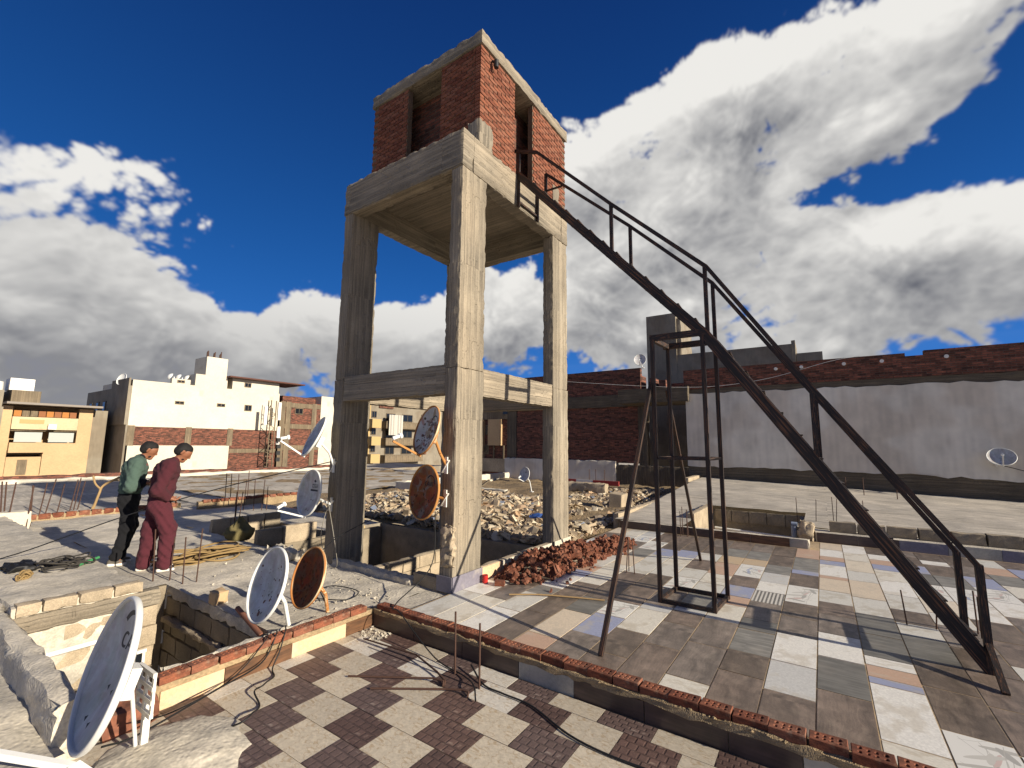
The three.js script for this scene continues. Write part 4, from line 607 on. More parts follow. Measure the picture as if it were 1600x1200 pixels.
{
  const K = 1.45, x = -30 * K, kb = (x0, x1, y0, y1, z0, z1, s = 1) => bx(x + (x0 - x) * K, x + (x1 - x) * K, y0 < -11 ? -12 : 1.7 + (y0 - 1.7) * K, 1.7 + (y1 - 1.7) * K, z0 * K, z1 * K, s), t = thing('balcony_building', 'shaded apartment block with yellow balconies seen between the tower columns', 'building', [-47, -12, -41]);
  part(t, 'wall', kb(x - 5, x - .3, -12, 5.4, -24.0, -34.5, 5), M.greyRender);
  part(t, 'yellow_edge', kb(x - 3, x - .2, -12, 5.3, -23.95, -23.3, 5), M.yellowPaint);
  for (const y of [.2, 1.6, 3.0]) { part(t, 'balcony', kb(x - .3, x + .5, y - .1, y + .6, -24.5, -23.6), M.yellowPaint); windowX(t, x - .4, -24.6 * K, -24.1 * K, 1.7 + (y + .75 - 1.7) * K, 1.7 + (y + 1.3 - 1.7) * K); part(t, 'balcony', kb(x - .3, x + .3, y - .1, y + .5, -29.5, -25.2), M.frameGrey); part(t, 'brick_panel', kb(x - .28, x - .2, y + .5, y + 1.3, -30.4, -29.7, 2), M.brickwall); for (const [a, b] of [[-28.6, -27.4], [-26.6, -25.6]]) windowX(t, x - .4, a * K, b * K, 1.7 + (y + .55 - 1.7) * K, 1.7 + (y + 1.2 - 1.7) * K); }
  part(t, 'brick_panel', kb(x - .28, x - .18, 4.6, 5.4, -26.3, -24.8, 2), M.brickwall);
  part(t, 'curtain', (() => { const g = new THREE.PlaneGeometry(1.6, 1.7, 40, 6); g.rotateY(Math.PI / 2); const p = g.attributes.position; for (let i = 0; i < p.count; i++) p.setX(i, .07 * Math.sin(p.getZ(i) * 17) + .04 * Math.sin(p.getZ(i) * 41)); g.scale(K, K, K); g.translate(x + .6, 1.7 + 1.5 * K, -26.1 * K); g.computeVertexNormals(); return g; })(), new THREE.MeshStandardMaterial({ color: 0xbab6ac, side: THREE.DoubleSide, roughness: 1 }), 'white cloth hung over a balcony');
  const b = thing('cream_brick_building', 'cream and brick apartment block seen through the right side of the tower', 'building', [-20, -12, -29]);
  const Z = -27; part(b, 'brick_wall', bx(-22.5, -18.2, -12, 6.5, Z - 5, Z, 2), M.brickwall); part(b, 'cream_panel', bx(-20.3, -19.2, 1.6, 3.5, Z, Z + .3, 5), M.creamPaint); part(b, 'cream_panel', bx(-21.3, -20.8, 1.2, 3.5, Z, Z + .3, 5), M.creamPaint); part(b, 'grey_band', bx(-22.5, -18.2, 3.5, 4.4, Z, Z + .12, 5), M.frameGrey); part(b, 'base_band', bx(-22.5, -18.2, -.3, .65, Z, Z + .1, 5), M.block);
  for (const xx of [-20.75, -19.85, -19.0]) part(b, 'concrete_post', bx(xx - .12, xx, .65, 1.6, Z, Z + .08, 2), M.frameGrey);
  for (const y of [.95, 2.4, 4.0]) windowZ(b, Z, -20.72, -20.4, y, y + .7); windowZ(b, Z + .12, -19.1, -18.5, 3.8, 4.3);
}
// far roofs and low parapets on the left
single('white_parapet', (() => rough(-26.75, -26.5, -.4, .11, -21, 8, { seg: .18, amp: .05, chip: .1, freq: 2.2 }))(), M.whitePaint, 'rough white parapet along the far edge of the left roof slab', 'wall');
single('far_brick_edge', rough(-27.3, -27.0, -.4, .22, -21, 8, { seg: .18, amp: .05, chip: .1, s: 2, freq: 2.5 }), M.brickwall, 'broken brick edge behind the rough white parapet', 'wall');
structure('far_roof', sheet(-34, -27.3, -30, 8, -.2, { amp: .05, seg: 1, s: 4 }), M.slab);
{ const t = thing('brick_upstand', 'low brick upstand across the left roof behind the two men', 'kerb', [-14.06, -.2, -2.9]); part(t, 'core', rough(-14.12, -14.0, -.2, .09, -5.2, -2.3, { seg: .06, amp: .012, chip: .03, s: 2 }), M.mortarPale); let z = -2.34; for (let i = 0; i < 13; i++) { const g = rough(-14.08, -13.985, .0, .115, z - .19, z, { seg: .05, amp: .008, chip: .02, s: .4, seed: i }); part(t, 'brick', g, M.bricks[i % 4]); z -= .215; }
  const u = thing('brick_upstand', 'low brick upstand with a shaded gap left of the tower', 'kerb', [-13.3, -.2, -6.6]); part(u, 'core', rough(-13.4, -13.26, -.2, .16, -8.2, -5.3, { seg: .08, amp: .015, chip: .03 }), M.mortarPale); z = -5.4; for (let i = 0; i < 13; i++) { part(u, 'brick', rough(-13.36, -13.235, .12, .2, z - .19, z, { seg: .05, amp: .008, chip: .02, s: .4, seed: i }), M.bricks[i % 4]); z -= .213; } }
single('white_block', rough(-13.4, -13.0, -.1, .30, -2.28, -1.75, { seg: .06, amp: .01, chip: .03 }), M.whitePaint, 'white painted block with starter bars at the left edge of the roof', 'block');
{ const t = thing('well_rim', 'cream and grey block rim of a roof light well left of the tower', 'wall', [-8.05, -.1, -4.7]); part(t, 'block', rough(-8.13, -8.02, -.1, .2, -4.6, -4.15, { seg: .06, amp: .006, chip: .02, s: 1 }), M.blockGrey); part(t, 'block', rough(-8.13, -8.015, -.1, .21, -5.25, -4.605, { seg: .06, amp: .006, chip: .02, s: 1 }), M.block); part(t, 'added_partition', bx(-8.14, -8.03, -3, -.1, -6.8, -4.15, 1), M.blockGrey);
  const u = thing('well_rim', 'grey block rim at the far side of the roof light well', 'wall', [-9.85, -.1, -4.9]); let z = -4.19; for (let i = 0; i < 4; i++) { part(u, 'block', rough(-9.92, -9.8, -.3, .2 + R(-.01, .01), z - .33, z, { seg: .07, amp: .006, chip: .02, s: 1, seed: i }), i === 3 ? M.blockGrey : M.block); z -= .338; } part(u, 'added_partition', bx(-9.92, -9.82, -2, -.3, -5.55, -4.16, 1), M.blockGrey);
  structure('well_floor', bx(-9.9, -8.03, -2.1, -2, -5.6, -4.1, 2), M.cementDark); const e = thing('well_end_wall', 'dark end wall inside the roof light well', 'wall', [-9, -2, -5.55]); part(e, 'wall', bx(-9.81, -8.03, -2, -.035, -5.62, -5.55, 1), M.blockGrey); part(e, 'wall', bx(-9.81, -8.14, -2, -.04, -4.17, -4.1, 1), M.blockGrey); }
single('white_kerb', rough(-13.5, -8.4, -.2, .26, -12.2, -12.0, { seg: .14, amp: .02, chip: .04 }), M.whitePaint, 'white painted kerb behind the rubble inside the tower view', 'kerb');
single('white_kerb', rough(-13.6, -13.35, -.2, .26, -19.5, -12.2, { seg: .14, amp: .02, chip: .04 }), M.whitePaint, 'white painted kerb running back towards the far brick building', 'kerb');
{ const b = thing('striped_barrier', 'red and white striped board on the ground before the brick building', 'barrier', [-8.2, .1, -17.4]); [[-9.6, 0], [-8.55, 1], [-7.8, 0]].forEach(([x, w], i) => part(b, 'stripe', bx(x, x + (i === 0 ? 1.04 : i === 1 ? .74 : 1.1), .1, .28, -17.42, -17.36), w ? M.white : std({ color: 0xa8423a }))); }
// ---------- rubble ----------
function chunkGeo(seed, flat = 1, brickish = 0) {
  const r = rngOf(seed); const g = brickish ? new THREE.BoxGeometry(1, .5, .6, 2, 1, 1) : new THREE.DodecahedronGeometry(.55, 0); const p = g.attributes.position, key = {};
  for (let i = 0; i < p.count; i++) { const k = [p.getX(i), p.getY(i), p.getZ(i)].map(v => v.toFixed(3)).join(); const q = key[k] || (key[k] = [1 + (r() - .5) * .55, 1 + (r() - .5) * .55, 1 + (r() - .5) * .55]); p.setXYZ(i, p.getX(i) * q[0], p.getY(i) * q[1] * flat, p.getZ(i) * q[2]); }
  const h = g.index ? g.toNonIndexed() : g; h.computeVertexNormals(); boxUV(h, .8); return h;
}
const dummy = new THREE.Object3D();
{
  const mound = (x, z) => .35 * Math.exp(-(((x + 8.2) / 2.6) ** 2) - ((z + 9.4) / 2.0) ** 2) - .05;
  const kinds = [[.5, 0], [.35, 0], [.7, 1], [.25, 1]]; const white = [[.46, .385, .285], [.38, .305, .22], [.54, .48, .385], [.25, .20, .145], [.25, .2, .16], [.42, .3, .2], [.2, .24, .34]];
  kinds.forEach(([fl, br], ki) => {
    const n = 5200, m = shadow(new THREE.InstancedMesh(chunkGeo(300 + ki, fl, br), std({ color: 0xffffff }), n)), r = rngOf(900 + ki); const col = new THREE.Color();
    for (let i = 0; i < n; i++) {
      let x, z; const c = r();
      if (c < .62) { x = -3.9 - Math.pow(r(), 1.1) * 7.5; z = -6.98 - Math.pow(r(), 1.25) * 4.8; } else if (c < .8) { x = -3.9 - r() * 3.5; z = -7.1 - r() * 2.6; } else { x = -3.95 - r() * 3.2; z = -13 - r() * 4.5; }
      if (c >= .8 && r() < .6) { x = -4.0 - r() * 1.2; z = -9 - r() * 9; }
      if (x > -5.6 - (c > .8 ? -.6 : 0) && z < -8.9 && !(x > -4.5 && c > .8)) { x -= 2.2; z += 1.2; }
      const s = .02 + Math.pow(r(), 3.2) * .15, y = mound(x, z) + s * .12 + (c < .62 ? r() * .1 : 0);
      dummy.position.set(x, Math.max(y, -.02), z); dummy.rotation.set((r() - .5) * 1.4, r() * 6.3, (r() - .5) * 1.4); dummy.scale.set(s * (1 + r()), s, s * (1 + r() * .6)); dummy.updateMatrix(); m.setMatrixAt(i, dummy.matrix);
      const w = r() < .985 ? white[Math.floor(Math.pow(r(), 1.4) * (white.length - 1))] : white[white.length - 1], k = .8 + r() * .4; col.setRGB(w[0] * k, w[1] * k * .97, w[2] * k * .88); m.setColorAt(i, col);
    }
    m.name = ['rubble', 'plaster_flakes', 'block_rubble', 'board_scraps'][ki]; tag(m, ['heap of pale broken concrete behind the tower', 'scatter of thin plaster flakes in the pale rubble heap', 'broken block pieces mixed in the pale rubble heap', 'flat scraps lying over the pale rubble heap'][ki], 'rubble', null, 'stuff'); scene.add(m);
  });
  // loose boards and slabs sticking out of the heap
  const bl = (a, b, w, h, mt, l) => single('loose_board', bar(a, b, [w, h]), mt, l, 'board', 'boards in the rubble');
  bl([-8.6, .3, -8.9], [-7.7, .75, -9.5], .05, .015, M.frameGrey, 'grey board leaning up out of the rubble left of the lower rusty dish');
  bl([-7.4, .25, -8.6], [-7.0, .8, -9.3], .04, .012, M.frameGrey, 'short upright grey board in the rubble behind the lower rusty dish');
  bl([-8.9, .2, -8.3], [-8.3, .7, -8.1], .03, .012, M.timber, 'thin timber leaning over the rubble beside the left tower column');
  bl([-5.6, .12, -8.4], [-4.5, .16, -8.9], .1, .012, M.timber, 'long flat timber lying on the rubble between the tower columns');
  single('blue_sack', rough(-5.3, -4.8, .02, .2, -8.75, -8.45, { seg: .05, amp: .05, chip: .05, freq: 8 }), std({ color: 0x3a5a9a, roughness: .5 }), 'crumpled blue plastic sheet in the rubble between the tower columns', 'plastic sheet');
  single('duct_block', (() => { const s = new THREE.Shape(); s.moveTo(-.17, -.19); s.lineTo(.16, -.18); s.lineTo(.18, .16); s.lineTo(-.14, .19); s.closePath(); const h = new THREE.Path(); h.absellipse(0, 0, .11, .11, 0, 6.283, true); s.holes.push(h); const g = new THREE.ExtrudeGeometry(s, { depth: .5, bevelEnabled: true, bevelSize: .02, bevelThickness: .02, bevelSegments: 2, curveSegments: 14 }); g.rotateY(.05); g.translate(-4.85, .17, -12.7); return boxUV(g, 1); })(), M.block, 'square pale duct block with a round hole on the bare ground beyond the tower', 'block');
  single('cream_slab', rough(-8.4, -6.4, .0, .34, -15.6, -15.3, { seg: .1, amp: .03, chip: .1 }), M.block, 'tilted cream block wall remnant on the bare ground before the brick building', 'wall');
}
// broken bricks on the tiled floor: one by one on top, the core as stuff
{
  const h = (x, z) => { let b = 0; for (const [cx, cz, rx, rz, hh] of [[-3.28, -5.55, .42, .75, .24], [-3.2, -6.4, .42, .8, .2], [-3.05, -7.4, .36, .8, .12], [-3.3, -4.98, .28, .3, .1]]) b = Math.max(b, hh * Math.max(0, 1 - ((x - cx) / rx) ** 2 - ((z - cz) / rz) ** 2)); return b; };
  const geos = [0, 1, 2, 3, 4].map(i => { const g = chunkGeo(500 + i, .95, i > 0); return g; });
  const inst = geos.map((g, gi) => { const m = shadow(new THREE.InstancedMesh(g, M.bricks[gi % 4], 260)); m.name = 'brick_fragments'; tag(m, ['small red brick fragments filling the heap on the tiled floor', 'rounded red crumbs in the brick heap on the tiled floor', 'dark red chips in the brick heap on the tiled floor', 'flat red splinters in the brick heap on the tiled floor', 'pale red bits in the brick heap on the tiled floor'][gi], 'brick rubble', null, 'stuff'); m.name = ['brick_fragments', 'brick_crumbs', 'brick_chips', 'brick_splinters', 'brick_bits'][gi]; scene.add(m); return m; });
  const r = rngOf(71); const idx = [0, 0, 0, 0, 0];
  const spot = () => { for (;;) { const x = -3.6 + r() * .95, z = -4.8 - r() * 3.5, y = h(x, z); if (y > .012 || r() < .035) return [x, y, z]; } };
  for (let i = 0; i < 1300; i++) { const gi = i % 5, [x, y, z] = spot(), s = .02 + r() * .05; dummy.position.set(x, y * (.3 + .7 * r()) + s * .25, z); dummy.rotation.set(r() * 6, r() * 6, r() * 6); dummy.scale.setScalar(s); dummy.updateMatrix(); inst[gi].setMatrixAt(idx[gi]++, dummy.matrix); }
  for (let i = 0; i < 170; i++) { const [x, y, z] = spot(); const s = .045 + r() * .05, m = shadow(new THREE.Mesh(geos[Math.floor(r() * 5)], M.bricks[Math.floor(r() * 4)])); m.name = numbered('broken_brick'); m.position.set(x, y + s * .12, z); m.rotation.set((r() - .5) * 2, r() * 6, (r() - .5) * 2); m.scale.set(s * 1.3, s, s); scene.add(m); tag(m, 'broken red brick piece in the heap along the tile faced wall', 'brick', 'broken bricks in the heap on the tiled floor'); }
  const hb = shadow(new THREE.Mesh(HB[0], M.bricks[0])); hb.name = numbered('hollow_brick'); hb.position.set(-2.98, .05, -5.42); hb.rotation.set(1.2, .6, .3); scene.add(hb); tag(hb, 'half perforated brick showing its holes at the near side of the brick heap', 'brick');
  const hb2 = shadow(new THREE.Mesh(rough(-.06, .06, 0, .06, -.045, .045, { seg: .03, amp: .006, chip: .012, s: .4 }), M.bricks[2])); hb2.name = numbered('single_brick'); hb2.position.set(-3.337, .0, -4.68); hb2.rotation.y = .5; scene.add(hb2); tag(hb2, 'lone half brick on the tiles beside the red can', 'brick');
  const can = thing('red_can', 'small red tin can on the tiles at the foot of the tower', 'can', [-3.546, 0, -4.66]); const cg = new THREE.CylinderGeometry(.034, .034, .095, 20, 1, true); cg.translate(-3.546, .048, -4.66); part(can, 'body', cg, new THREE.MeshStandardMaterial({ color: 0xb3201c, roughness: .4, side: THREE.DoubleSide })); const lid = new THREE.CylinderGeometry(.031, .031, .006, 20); lid.translate(-3.546, .085, -4.66); part(can, 'lid', lid, M.steel);
  single('stick', tube([[-3.04, .012, -4.446], [-2.75, .02, -4.62], [-2.365, .016, -4.79], [-2.08, .012, -4.9]], .009, 24, 6), M.timber, 'thin dry stick lying across the white and grey tiles', 'stick');
}
// ---------- starter bars ----------
const barG = 'starter bars standing out of the roof';
function rod(a, b, label, r = .007, group = barG) { return single('rebar_rod', bar(a, b, r, false, 6), M.rebar, label, 'rebar', group); }
rod([-2.60, TY, -3.03], [-2.60, .32, -3.02], 'left of two upright rusty bars on the brown terrace', .008); rod([-2.30, TY, -2.97], [-2.30, .31, -2.965], 'right of two upright rusty bars on the brown terrace', .008);
const hook = pts => { const g = []; for (let i = 0; i + 1 < pts.length; i++) g.push(bar(pts[i], pts[i + 1], .008, false, 6)); return merge(g); };
for (const [p, l] of [[[[-3.7, TY + .03, -2.985], [-3.03, TY + .045, -3.015], [-2.70, TY + .03, -2.925], [-2.56, TY + .02, -2.87], [-2.537, TY + .01, -2.83]], 'straight rusty bar lying towards the kerb corner on the brown terrace'], [[[-3.26, TY + .012, -2.494], [-2.83, TY + .02, -2.746], [-2.655, TY + .03, -2.834], [-2.56, TY + .03, -2.85], [-2.54, TY + .01, -2.82]], 'rusty bar with a hooked end lying across two brown tiles'], [[[-2.965, TY + .012, -2.477], [-2.48, TY + .02, -2.788], [-2.36, TY + .03, -2.835], [-2.30, TY + .03, -2.84], [-2.285, TY + .01, -2.81]], 'rusty bar with a hooked end lying nearest the camera on the brown terrace']]) single('bent_rod', hook(p), M.rebar, l, 'rebar', 'bent bars lying on the brown terrace');
const trio = (x, z, h, n, sp, lab) => { for (let i = 0; i < n; i++) { const a = [x + (i % 2) * sp + R(-.02, .02), 0, z - Math.floor(i / 2) * sp + R(-.02, .02)]; rod(a, [a[0] + R(-.03, .03), h * R(.85, 1.1), a[2] + R(-.03, .03)], lab); } };
trio(-2.28, -6.15, .47, 3, .1, 'rusty bar in the clump standing on tiles behind the front brace'); trio(-2.33, -9.12, .52, 4, .13, 'rusty bar in the clump beside the far kerb'); trio(.59, -6.02, .36, 2, .2, 'rusty bar in the clump under the lower stairs'); trio(.98, -5.98, .40, 4, .12, 'rusty bar in the clump behind the foot of the stairs');
for (const x of [-.52, -.2, .1, .14, .6]) rod([x, .15, -11.4], [x + R(-.04, .04), .62 + R(0, .1), -11.4], 'rusty bar in the row on the far slab behind the light well');
for (const [x, z] of [[.5, -16.4], [.9, -16.4], [1.6, -16.2]]) rod([x, .3, z], [x, .85, z], 'rusty bar before the dark foot of the stucco wall', .012);
for (const [x, z] of [[-15.2, -2.78], [-15.3, -2.9], [-15.3, -3.1], [-15.3, -3.32], [-15.35, -3.4], [-15.4, -3.48]]) rod([x, -.05, z], [x, .62 + R(0, .15), z - R(.02, .14)], 'rusty bar in the row behind the left brick upstand', .012);
for (const [x, z] of [[-13.0, -2.22], [-13.05, -2.28], [-13.2, -1.9], [-13.25, -1.95], [-13.15, -1.98]]) rod([x, 0, z], [x + R(-.05, .05), .85 + R(-.1, .1), z + R(-.06, .06)], 'rusty bar standing in the white block at the left', .012);
for (const [x, z] of [[-9.5, -4.45], [-9.9, -4.65], [-10.9, -5.2], [-12.2, -5.9], [-12.0, -6.05], [-11.9, -6.2], [-11.85, -6.3]]) rod([x, G0 - .02, z], [x + R(-.03, .03), .62 + R(-.08, .2), z + R(-.03, .03)], 'rusty bar in the group left of the dish printed TIGER', .01);
for (const [x, z] of [[-15.0, -6.7], [-14.9, -6.8], [-15.1, -7.1], [-15.1, -7.4]]) rod([x, -.05, z], [x + .03, .7 + R(-.1, .1), z + .03], 'rusty bar far behind the brick upstand left of the tower', .012);
for (const [x, z] of [[-6.95, -2.36], [-6.85, -2.5], [-6.6, -2.55], [-6.55, -2.68]]) rod([x, G0 - .01, z], [x + R(-.03, .05), .55 + R(-.06, .1), z + R(-.04, .04)], 'rusty bar standing at the feet of the man in red', .008);
for (const x of [-6.9, -6.6, -6.2]) rod([x - 1.2, .05, -17 + x * .1], [x - 1.2, .7, -17 + x * .1], 'rusty bar on the bare ground before the brick building', .014);
{ // within a clump each bar is told apart by its place from the left
  camera.updateMatrixWorld(); camera.matrixWorldInverse.copy(camera.matrixWorld).invert(); const by = {};
  for (const o of scene.children) if (o.name.startsWith('rebar_rod')) (by[o.userData.label] = by[o.userData.label] || []).push(o);
  const ord = ['leftmost', 'second', 'third', 'fourth', 'fifth', 'sixth', 'seventh'];
  for (const l in by) { const a = by[l]; if (a.length < 2) continue; const sx = o => o.position.clone().applyMatrix4(camera.matrixWorldInverse), key = o => { const v = sx(o); return v.x / -v.z; }; a.sort((p, q) => key(p) - key(q)); a.forEach((o, i) => { o.userData.label = (i === 0 ? 'leftmost ' : i === a.length - 1 ? 'rightmost ' : ord[i] + ' from left ') + l; }); }
}
// ---------- cables, ropes and small litter ----------
const cab = (n, pts, r, l, c = 'cable', m = M.cable, seg = 60) => single(n, tube(pts, r, seg, 6), m, l, c);
cab('black_cable', [[-4.2, .0, -2.5], [-4.08, .07, -2.42], [-3.97, .075, -2.36], [-3.9, -.05, -2.28], [-3.85, TY + .02, -2.2], [-3.73, TY + .015, -2.15], [-3.60, TY + .06, -2.02], [-3.55, TY + .07, -1.96], [-3.58, TY + .04, -1.92], [-3.42, TY + .01, -1.88], [-3.28, TY + .06, -1.76], [-3.25, TY + .05, -1.68], [-3.33, TY + .01, -1.62], [-3.3, TY + .01, -1.5]], .006, 'wavy black cable on the terrace below the rust spotted dish', 'cable', M.cable, 120);
cab('black_cable', [[-4.06, .07, -2.32], [-3.97, .07, -2.28], [-3.88, -.08, -2.12], [-3.7, TY + .1, -1.7], [-3.5, TY + .12, -1.2], [-3.4, .02, -1.0]], .006, 'slack black cable hanging along the kerb to the large white dish');
cab('black_cable', [[-4.1, .05, -2.22], [-3.97, .065, -2.2], [-3.86, -.1, -1.9], [-3.75, TY + .05, -1.5], [-3.55, .0, -1.2]], .005, 'second slack black cable along the kerb to the large white dish');
cab('black_cable', [[-2.52, TY + .05, -3.14], [-2.3, TY + .012, -3.02], [-2.1, TY + .012, -3.0], [-1.84, TY + .01, -2.99], [-1.49, TY + .01, -2.858], [-1.227, TY + .01, -2.82], [-.96, TY + .01, -2.83], [-.7, TY + .01, -2.86]], .007, 'long black cable running from the upright bars across the terrace');
cab('black_cable', [[-3.84, .9, -4.05], [-3.83, .3, -4.0], [-3.7, .07, -3.36], [-3.45, TY + .25, -3.2], [-2.9, TY + .03, -3.1], [-2.5, TY + .02, -3.02], [-2.3, TY + .05, -2.9], [-2.2, TY + .015, -2.8]], .006, 'black cable hanging from the tower dish over the kerb to the upright bars', 'cable', M.cable, 100);
cab('black_cable', [[-4.30, .1, -2.95], [-4.9, .3, -3.2], [-5.3, .55, -4.0], [-5.4, 1.0, -6.3]], .006, 'taut cable from the rusty dish into the tower pit');
cab('sagging_wire', [[-6.0, 1.42, -4.1], [-6.9, 1.1, -3.2], [-7.6, .75, -2.3], [-8.2, .36, -1.5], [-8.4, .25, -1.25]], .007, 'long wire from the left tower column past the two men to the cable coil', 'wire');
cab('loose_wire', [[-5.98, .9, -4.05], [-5.7, .8, -3.9], [-5.45, .35, -3.85], [-5.6, .02, -4.0], [-5.9, .02, -4.05], [-6.0, .4, -4.0], [-5.95, .85, -4.06]], .005, 'looped pale wire hanging at the foot of the left tower column', 'wire', std({ color: 0x8a8478 }));
cab('loose_wire', [[-4.6, .0, -3.1], [-4.9, .0, -3.25], [-4.95, .0, -3.5], [-4.55, .0, -3.55], [-4.4, .0, -3.3], [-4.7, .0, -3.12]], .006, 'thin dark wire loop on the cement by the rusty dish', 'wire');
cab('wall_wire', [[-10, 4.6, -18.0], [-6, 4.1, -17.95], [-3.5, 3.9, -17.95], [-1.5, 4.05, -17.95], [.4, 4.5, -17.95], [1.2, 4.6, -17.98]], .007, 'slack white wire across the brick parapet of the stucco building', 'wire', M.white);
cab('wall_wire', [[4.05, 1.25, -17.9], [5.2, .9, -17.9], [6.5, .7, -17.9]], .012, 'thin wire leading right from the dish on the stucco wall', 'wire');
function coil(name, label, c, n, rx, rz, r, mat, hh, seed) { const q = rngOf(seed), g = []; for (let i = 0; i < n; i++) { const a0 = q() * 6.3, pts = [], k = .35 + q() * .65, ox = (q() - .5) * rx * 1.1, oz = (q() - .5) * rz * 1.1, y0 = q() * hh; for (let j = 0; j < 10; j++) { const a = a0 + j / 10 * 6.283; pts.push([c[0] + ox + Math.cos(a) * rx * k * .6, c[1] + r + y0 + .02 * Math.sin(a * 2 + i), c[2] + oz + Math.sin(a) * rz * k * .6]); } g.push(tube(pts, r, 48, 5, true)); } return single(name, merge(g), mat, label, 'rope'); }
coil('rope_pile', 'tangled heap of brown rope on the cement behind the man in red', [-7.65, G0, -3.18], 26, .34, .62, .014, M.rope, .16, 5);
coil('cable_coil', 'dark coil of cable on the slab in the left foreground', [-7.35, .24, -1.62], 14, .32, .3, .009, std({ color: 0x3a3630 }), .07, 8);
single('cable_reel', rough(-7.75, -7.4, .235, .31, -1.4, -1.16, { seg: .04, amp: .03, chip: .04, freq: 9 }), M.cable, 'black bundle of straps beside the cable coil on the slab', 'strap');
coil('twine_knot', 'small pale knot of twine on the slab by the cable coil', [-7.06, .24, -1.26], 9, .09, .08, .01, M.rope, .06, 12);
single('green_rod', bar([-7.5, .26, -1.95], [-7.25, .26, -1.72], .018, false, 8), std({ color: 0x3f8a55 }), 'short green tube at the end of the cable coil', 'tube');
single('cloth_bag', (() => { const g = new THREE.SphereGeometry(1, 28, 18); const p = g.attributes.position; for (let i = 0; i < p.count; i++) { let x = p.getX(i), y = p.getY(i), z = p.getZ(i); const top = sstep(-.2, 1, y), k = 1 - .72 * top; const n = 1 + .28 * fbm3(x * 2.2, y * 2, z * 2.2, 4); p.setXYZ(i, x * .22 * k * n, (Math.max(y, -.75) + .75) * .22 * n, z * .24 * k * n); } g.computeVertexNormals(); g.translate(-8.65, G0, -4.15); return g; })(), std({ color: 0x6f6540 }), 'olive cloth sack slumped on the cement beside the block rim', 'sack');
single('dead_branch', merge([tube([[-15.3, -.05, -3.75], [-15.25, .35, -3.82], [-15.3, .55, -3.9], [-15.1, .75, -4.15]], .03, 16, 6), tube([[-15.27, .45, -3.86], [-15.35, .6, -3.75], [-15.4, .8, -3.7]], .024, 10, 6), tube([[-15.3, -.05, -3.72], [-15.25, .3, -3.82]], .02, 6, 6)]), M.timber, 'forked dead branch standing on the far roof behind the man in green', 'branch');
single('cement_lump', rough(-7.2, -6.5, -.05, .1, -4.1, -3.85, { seg: .05, amp: .05, chip: .06, freq: 6 }), M.cementDark, 'dark lump of broken cement before the cream block rim', 'lump');
single('white_post', bar([-9.2, 0, -9.8], [-9.2, .72, -9.8], .06), M.white, 'short white post at the far side of the rubble', 'post');
single('splashed_mortar', rough(-3.80, -3.60, .28, .75, -4.16, -4.10, { seg: .03, amp: .03, chip: .06, freq: 10 }), M.block, 'rough mortar splash low on the middle tower column', 'mortar');
{ const g = [], r = rngOf(17); for (let i = 0; i < 900; i++) { const a = r(); let x, z; if (a < .5) { x = -4.1 - r() * 1.9; z = -3.0 - r() * 1.1; } else if (a < .8) { x = -4.1 - r() * 4; z = -2.5 - r() * 1.6; } else { x = -3.6 - r() * .3; z = -3.25 + r() * .2; } const s = .004 + Math.pow(r(), 5) * .02; const c = new THREE.TetrahedronGeometry(s, 0); c.rotateX(r() * 6); c.rotateY(r() * 6); c.translate(x, (a < .8 ? G0 : TY) + s * .5, z); g.push(c); } const m = single('grit', boxUV(merge(g), .5), M.cement, 'scattered pale grit and mortar crumbs on the cement by the tower', 'grit', null, 'stuff'); }
